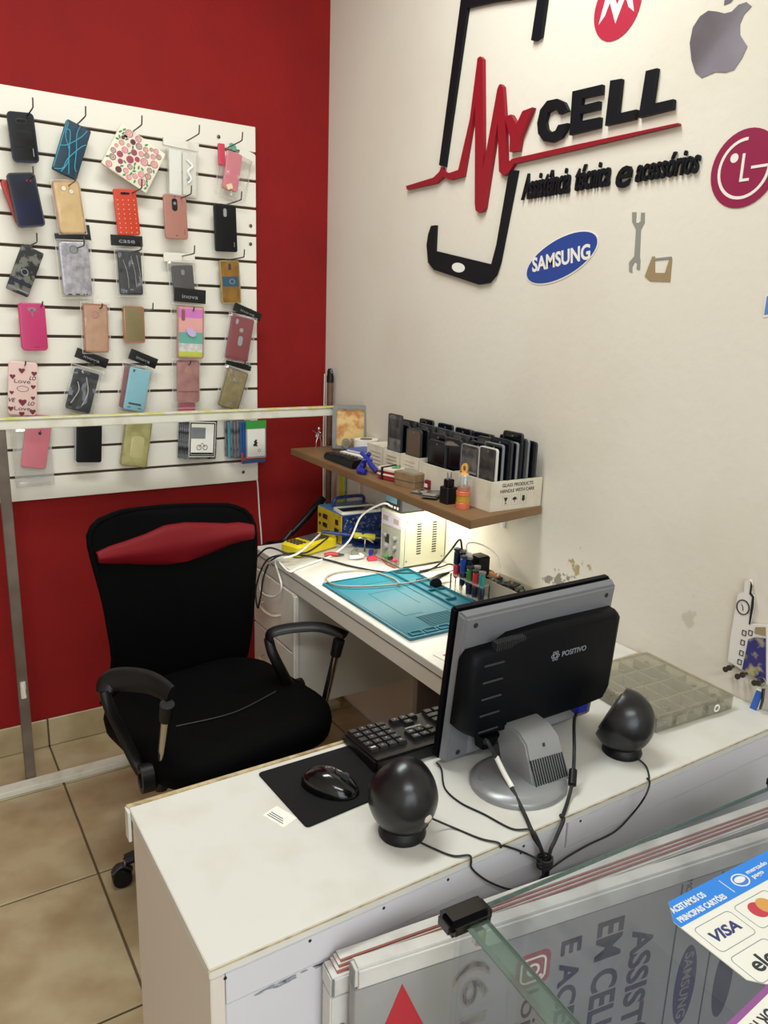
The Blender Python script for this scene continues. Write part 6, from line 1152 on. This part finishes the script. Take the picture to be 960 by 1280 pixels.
# ------------------------------------------------------------ banner frames leaning before the counter
M('banner_grey', '#8f8d8c', .5, noise=(5, '#a3a1a0', .4, .75)); M('banner_ink', '#3c3a44', .55); M('sheet_navy', '#191b33', .45, noise=(8, '#2d2f4c', .4, .7)); M('banner_red', '#b02c36', .5)
M('strip_red', '#9c5549', .6); M('frame_white2', '#cbc8c4', .45, noise=(14, '#a19e98', .45, .8))
def bannerF(p, ang): a = math.radians(ang); return frame((p[0], p[1], 0), (math.cos(a), -math.sin(a), 0), (0, 0, 1))
F1 = bannerF((-1.036, -1.960), 6.4); L1_ = .93
t = thing('banner_frame', 'rear white aluminium frame with a dark navy sheet leaning on the counter front', 'banner', (-.6, -2.0, 0))
MB().fb(F1, 0, L1_, .672, .700, -.016, .016).build('top_rail', 'frame_white2', t, .002); MB().fb(F1, .0, .030, .0, .671, -.014, .014).build('side_rail', 'frame_white2', t, .002); MB().fb(F1, L1_-.03, L1_, .0, .671, -.014, .014).build('side_rail', 'frame_white2', t, .002)
MB().fb(F1, .03, L1_-.03, .004, .672, -.004, .004).build('dark_sheet', 'sheet_navy', t)  # dark navy sheet filling the rear frame, in the gap behind the front banner
for a in (.12, .42, .72): MB().lathe(fshift(F1, a, .685, .0155), [(.005, 0), (.005, .001), (0, .0016)], 12).build('rivet', 'mid_grey', t)
for b_ in (.62, .40): MB().lathe(fshift(F1, .015, b_, .0135), [(.006, 0), (.006, .001), (0, .0016)], 12).build('rivet', 'mid_grey', t)
MB().fb(F1, .001, .004, .674, .698, -.0165, .017).build('end_cap', 'mid_grey', t)
for k in range(3):
    Fk = bannerF((-1.034, -1.9415-.0045*k), 5.6-.0*k)
    o = MB().fb(F1, .008, L1_, .688, .7030+.0012*k, -.0205-.0*k if False else .0, .0001)
    o.b.free()
t2 = thing('stacked_strips', 'three thin red edged boards stacked behind the rear banner frame', 'boards', (-.6, -1.99, .70))
for k in range(3):
    a0 = .010+.004*k
    MB().fb(F1, a0, L1_-.01*k, .7008+.0034*k, .7030+.0034*k, -.014+.0085*k*.0, .010-.004*k).build('red_board', 'strip_red', t2)
    MB().fb(F1, a0, L1_-.01*k, .7031+.0034*k, .7041+.0034*k, -.014, .008-.004*k).build('white_board', 'frame_white2', t2)
F2_ = bannerF((-1.020, -1.992), 9.2); F2_ = fshift(F2_, 0, 0, .006); L2_ = .80
t = thing('shop_banner', 'front grey aluminium framed shop banner standing on its side, sideways lettering', 'banner', (-.62, -2.06, 0))
MB().fb(F2_, 0, L2_, .704, .736, -.012, .012).build('top_rail', 'frame_white2', t, .004); MB().fb(F2_, 0, L2_, .0, .703, -.010, .0085).build('printed_sheet', 'banner_grey', t, .001)
MB().fb(F2_, -.0015, -.0002, .707, .733, -.008, .008).build('end_cap', 'mid_grey', t)
TF = lambda a, b_: (at(F2_, a, b_, .0086), V((0, 0, -1)), F2_[1], F2_[3])
def vt(s, a, top_, w, h, mat='banner_ink', bold=.025, nm='lettering', **k):
    text(s, TF(a, top_-w/2), mat, t, w=w, h=h, ext=.0006, bold=bold, name=nm, **k)
MB().prism(F2_, [(.020, .58), (.064, .690), (.112, .58)], .0086, .0092).build('red_triangle', 'banner_red', t)
vt('(61)', .166, .690, .150, .056, 'card_grey', .04); vt('(61)', .166, .688, .146, .050, 'banner_ink', .0)
Fi = TF(.263, .640); MB().plate(Fi, .056, .056, .012, 0, .0006, 0).build('camera_logo_tile', M('logo_magenta', '#8f3a5c', .5, noise=(12, '#a8673c', .35, .65)), t)
MB().ring(Fi, rr(.042, .042, .011), rr(.036, .036, .008), .0006, .0012).build('camera_logo_outline', 'paper', t); MB().ring(Fi, ell(.0105, .0105, 20), ell(.0070, .0070, 20), .0006, .0012).build('camera_logo_lens', 'paper', t); MB().prism(Fi, ell(.0025, .0025, 10, .013, .013), .0006, .0012).build('camera_logo_dot', 'paper', t)
vt('lojamycell', .258, .605, .26, .036, 'banner_ink', .0)
vt('E ACESSÓRIOS', .329, .670, .36, .044); vt('EM CELULARES', .392, .680, .37, .048); vt('ASSISTÊNCIA', .460, .645, .35, .052)
for a in (.520, .600): MB().fb(F2_, a-.0012, a+.0012, .0, .700, .0086, .0093).build('divider_line', 'banner_ink', t)
MB().prism(F2_, ell(.021, .075, 32, .556, .505), .0086, .0092).build('oval_logo', M('banner_blue', '#33315c', .5), t); text('SAMSUNG', (at(F2_, .556, .505, .0092), V((0, 0, -1)), F2_[1], F2_[3]), 'card_grey', t, w=.125, h=.018, ext=.0005, bold=.01)
vt('MOTOROLA', .534, .704, .080, .012, 'banner_ink', .0); MB().ring(F2_, ell(.020, .024, 24, .567, .655), ell(.017, .021, 24, .567, .655), .0086, .0092).build('round_logo', 'banner_ink', t)
MB().prism(F2_, ell(.020, .070, 24, .640, .48), .0086, .0090).build('faded_oval', 'banner_ink', t)

# ------------------------------------------------------------ glass showcase, nearest the camera
GT = .850
gc = thing('glass_showcase', 'clear glass showcase with black corner clamps in the foreground', 'showcase', (-.6, -2.4, 0))
FG_ = frame((-.949, -2.099, 0), (math.cos(math.radians(3.2)), -math.sin(math.radians(3.2)), 0), (math.sin(math.radians(3.2)), math.cos(math.radians(3.2)), 0))
def gfb(nm, a0, a1, b0, b1, z0, z1, mm='glass', bev=0, label=None): return MB().hexa([at(FG_, a, b_, z) for z in (z0, z1) for a, b_ in ((a0, b0), (a1, b0), (a1, b1), (a0, b1))]).build(nm, mm, gc, bev, label=label)
gfb('top_pane', .030, .93, -.50, .0, GT-.006, GT); gfb('back_pane', .008, .93, -.006, .0, .05, GT-.0065); gfb('end_pane', .0, .006, -.50, .0, .05, GT-.001)
gfb('pane_edge', .0, .0062, -.50, -.022, GT-.0008, GT+.0006, 'glass_edge'); gfb('pane_edge', .0285, .0300, -.50, -.02, GT-.006, GT+.0002, 'glass_edge'); gfb('pane_edge', .03, .56, -.0008, .0006, GT-.006, GT+.0002, 'glass_edge')
gfb('top_strip', .0068, .028, -.50, -.02, GT-.006, GT-.0002, clear('glass_strip', tint='#d2e0da', body=.12, bodycol='#8fa89e', gloss=.05))
gfb('corner_clamp', -.020, .040, -.020, .012, GT-.012, GT+.010, 'black_gloss', .006); gfb('clamp_pin', .008, .022, -.030, -.019, GT-.022, GT-.004, 'chrome', .002)
gfb('corner_clamp', .560, .610, -.020, .012, GT-.012, GT+.010, 'black_gloss', .006)
gfb('base_board', 0, .93, -.50, 0, 0, .05, 'dark_grey'); gfb('front_pane', .008, .93, -.50, -.494, .05, GT-.0065); gfb('end_pane', .924, .93, -.494, -.006, .05, GT-.0065)
# printed card notice lying on the glass
kd = thing('card_notice', 'white octagonal card payment notice with blue header lying on the glass', 'notice', (-.6, -2.3, GT+.001))
q = [(-0.731,-2.232,0.848), (-0.675,-2.21,0.848), (-0.536,-2.22,0.848)]
FK2 = frame((-.7345, -2.2385, GT+.0012), (1, -.03, 0), (.03, 1, 0))
FK2 = frame((-0.738,-2.238,0.846), V((-0.581,-2.244,0.846))-V((-0.74,-2.239,0.846)), (0, 1, 0)); FK2 = (FK2[0], FK2[1], V((0, 0, 1)).cross(FK2[1]).normalized(), V((0, 0, 1)))
oc = [(0, 0), (0, .006), (.022, .034), (.305, .034), (.33, .01), (.33, -.17), (.30, -.195), (.03, -.125+.0), (.012, -.10), (0, -.004)]
oc = [(0, 0), (.0, .010), (.020, .034), (.305, .034), (.33, .01), (.33, -.12), (.30, -.15), (.070, -.15), (.002, -.080), (.0, 0)][:-1]
MB().prism(FK2, oc, 0, .0012).build('card_sheet', 'paper', kd)
MB().prism(FK2, [(0, .0005), (0, .010), (.020, .034), (.305, .034), (.33, .010), (.33, .0005)], .0012, .0016).build('blue_header', M('header_blue', '#0a80e0', .45), kd)
text('ACEITAMOS OS', fshift(FK2, .010, .022), 'paper', kd, w=.058, h=.0085, c=.0016, ext=.0003, bold=.03, align='L'); text('PRINCIPAIS CARTÕES', fshift(FK2, .006, .009), 'paper', kd, w=.082, h=.0095, c=.0016, ext=.0003, bold=.03, align='L')
MB().fb(FK2, .103, .1040, .006, .028, .0016, .0019).build('header_rule', 'paper', kd); MB().ring(FK2, ell(.013, .010, 20, .128, .016), ell(.011, .0085, 20, .128, .016), .0016, .0020).build('handshake_logo', 'paper', kd); MB().prism(FK2, ell(.009, .0045, 14, .128, .017), .0016, .0020).build('handshake_logo', 'paper', kd)
text('mercado\npago', fshift(FK2, .146, .016), 'paper', kd, w=.04, h=.016, c=.0016, ext=.0003, bold=.02, align='L')
for i in range(4):
    for j in range(2):
        MB().ring(fshift(FK2, .040+.070*i, -.027-.046*j), rr(.062, .038, .006), rr(.0605, .0365, .0055), .0012, .0015).build('logo_border', 'print_grey', kd)
text('VISA', fshift(FK2, .040, -.027), M('visa_blue', '#23286b', .5), kd, w=.044, h=.014, c=.0012, ext=.0004, bold=.03, shear=.25)
for s, mm in ((-1, 'grip_red'), (1, 'jar_cap')): MB().prism(FK2, ell(.0115, .0115, 24, .110+s*.007, -.025), .0012+.0002*(s > 0), .0016+.0002*(s > 0)).build('card_logo_circle', mm, kd)
text('elo', fshift(FK2, .040, -.073), 'ink_black', kd, w=.036, h=.019, c=.0012, ext=.0004, bold=.02); text('E TAMBÉM CARTÕES', fshift(FK2, .090, -.108), 'ink_black', kd, w=.13, h=.008, c=.0012, ext=.0003, bold=.01, align='L'); text('DE DÉBITO', fshift(FK2, .11, -.122), 'ink_black', kd, w=.07, h=.008, c=.0012, ext=.0003, bold=.01, align='L')
t = thing('ray_notice', 'white notice with purple border lower right, its lettering turned away', 'notice', (-0.759,-2.346,0.848)); Fr = frame((-0.809,-2.34,0.846), V((-0.724,-2.333,0.846))-V((-0.809,-2.34,0.846)), (0, 1, 0)); Fr = (Fr[0], Fr[1], V((0, 0, 1)).cross(Fr[1]).normalized(), V((0, 0, 1)))
MB().fb(Fr, -.03, .25, -.12, .0, 0, .0008).build('sheet', 'paper', t); MB().fb(Fr, -.03, .25, -.006, .0, .0008, .0012).build('purple_border', M('purple_edge', '#8d4a8c', .5), t); text('POR RAY', (at(Fr, .034, -.020, 0), -Fr[1], -Fr[2], Fr[3]), 'ink_dark', t, w=.06, h=.014, c=.0008, bold=.02)

# ------------------------------------------------------------ key rack on the white wall
t = thing('key_rack', 'white cut out clock tower key rack with city picture on the wall', 'key rack', (0,-1.859,0.843)); M('rack_white', '#d9d3cc', .4)
def wpp(pts): return wp(pts)
tow = wp([(0,-1.813,1.007),(0,-1.821,1.013),(0,-1.826,1.011),(0,-1.828,1.003),(0,-1.826,0.998),(0,-1.829,0.986),(0,-1.836,0.982),(0,-1.837,0.971),(0,-1.837,0.924),(0,-1.873,0.934),(0,-1.893,0.814),(0,-1.803,0.828),(0,-1.801,0.877),(0,-1.802,0.977),(0,-1.815,0.985),(0,-1.813,0.998)])
MB().prism(WR, tow, .002, .008).build('tower_board', 'rack_white', t)
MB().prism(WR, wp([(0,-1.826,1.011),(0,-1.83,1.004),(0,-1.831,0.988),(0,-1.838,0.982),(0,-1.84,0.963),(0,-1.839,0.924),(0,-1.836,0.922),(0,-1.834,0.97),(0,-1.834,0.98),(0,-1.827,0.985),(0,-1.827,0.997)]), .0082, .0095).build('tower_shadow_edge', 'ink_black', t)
cc = V((0,-1.818,0.953)); Fc = fshift(WR, -cc[1], cc[2])
MB().ring(Fc, ell(.0145, .0160, 24), ell(.0125, .0140, 24), .008, .0095).build('clock_face', 'ink_dark', t); MB().tube([at(Fc, -.004, .006, .009), at(Fc, 0, 0, .009), at(Fc, .001, -.007, .009)], .0008, 5).build('clock_hands', 'ink_dark', t)
for px, py in ((252,525), (242,595), (232,670), (218,735), (298,525)):
    c_ = V([(0,-1.829,0.901), (0,-1.829,0.88), (0,-1.83,0.857), (0,-1.829,0.837), (0,-1.842,0.906)][[252,242,232,218,298].index(px)]); MB().ring(fshift(WR, -c_[1], c_[2]), rr(.009, .011, .0005), rr(.0065, .0085, .0004), .008, .0092).build('window_cutout', 'ink_dark', t)
MB().prism(WR, wp([(0,-1.84,0.892),(0,-1.855,0.902),(0,-1.875,0.907),(0,-1.89,0.817),(0,-1.866,0.819),(0,-1.837,0.825)]), .0082, .0092).build('city_picture', M('city_print', '#36336e', .35, noise=(40, '#a8a070', .5, .62)), t)
MB().prism(WR, wp([(0,-1.851,0.922),(0,-1.871,0.929),(0,-1.874,0.912),(0,-1.851,0.909)]), .0082, .0098).build('name_plate', 'box_brown', t)
for p_ in ((0,-1.809,0.815), (0,-1.817,0.822), (0,-1.837,0.811), (0,-1.847,0.819), (0,-1.874,0.813), (0,-1.882,0.816)): MB().lathe((V(p_)+V((-.008, 0, 0)), V((0, -1, 0)), V((0, 0, 1)), V((-1, 0, 0))), [(.003, 0), (.003, .010), (.006, .012), (.006, .015), (0, .016)], 12).build('peg', 'wire', t)
t = thing('key_fob', 'blue fabric key strap hanging from the key rack', 'key ring', (-0.02,-1.878,0.786)); k1 = V((-0.02,-1.887,0.821)); 
MB().ring((k1, V((0, -1, 0)), V((0, 0, 1)), V((-1, 0, 0))), ell(.009, .010, 18), ell(.0075, .0085, 18), -.001, .001).build('split_ring', 'chrome', t)
MB().prism((V((-.018, 0, 0)),)+WR[1:], [(-p_[1], p_[2]) for p_ in [(-0.018,-1.88,0.801),(-0.018,-1.894,0.802),(-0.018,-1.884,0.748),(-0.018,-1.87,0.748)]], 0, .003).build('strap', M('strap_blue', '#2f5fb8', .5), t, .0008); MB().prism((V((-.018, 0, 0)),)+WR[1:], [(-p_[1], p_[2]) for p_ in [(-0.018,-1.88,0.805),(-0.018,-1.895,0.806),(-0.018,-1.894,0.801),(-0.018,-1.88,0.801)]], 0, .0036).build('strap_fold', 'white_plastic', t)
for k, (a, b_) in enumerate(((.006, -.012), (.010, -.010))):
    kk = k1 + V((-.002-.002*k, -a, b_)); MB().tube([kk, kk+V((0, -.002, -.026)), kk+V((0, -.000, -.045))], .0035, 6, .0022, flat=.4).build('key', 'wire', t)
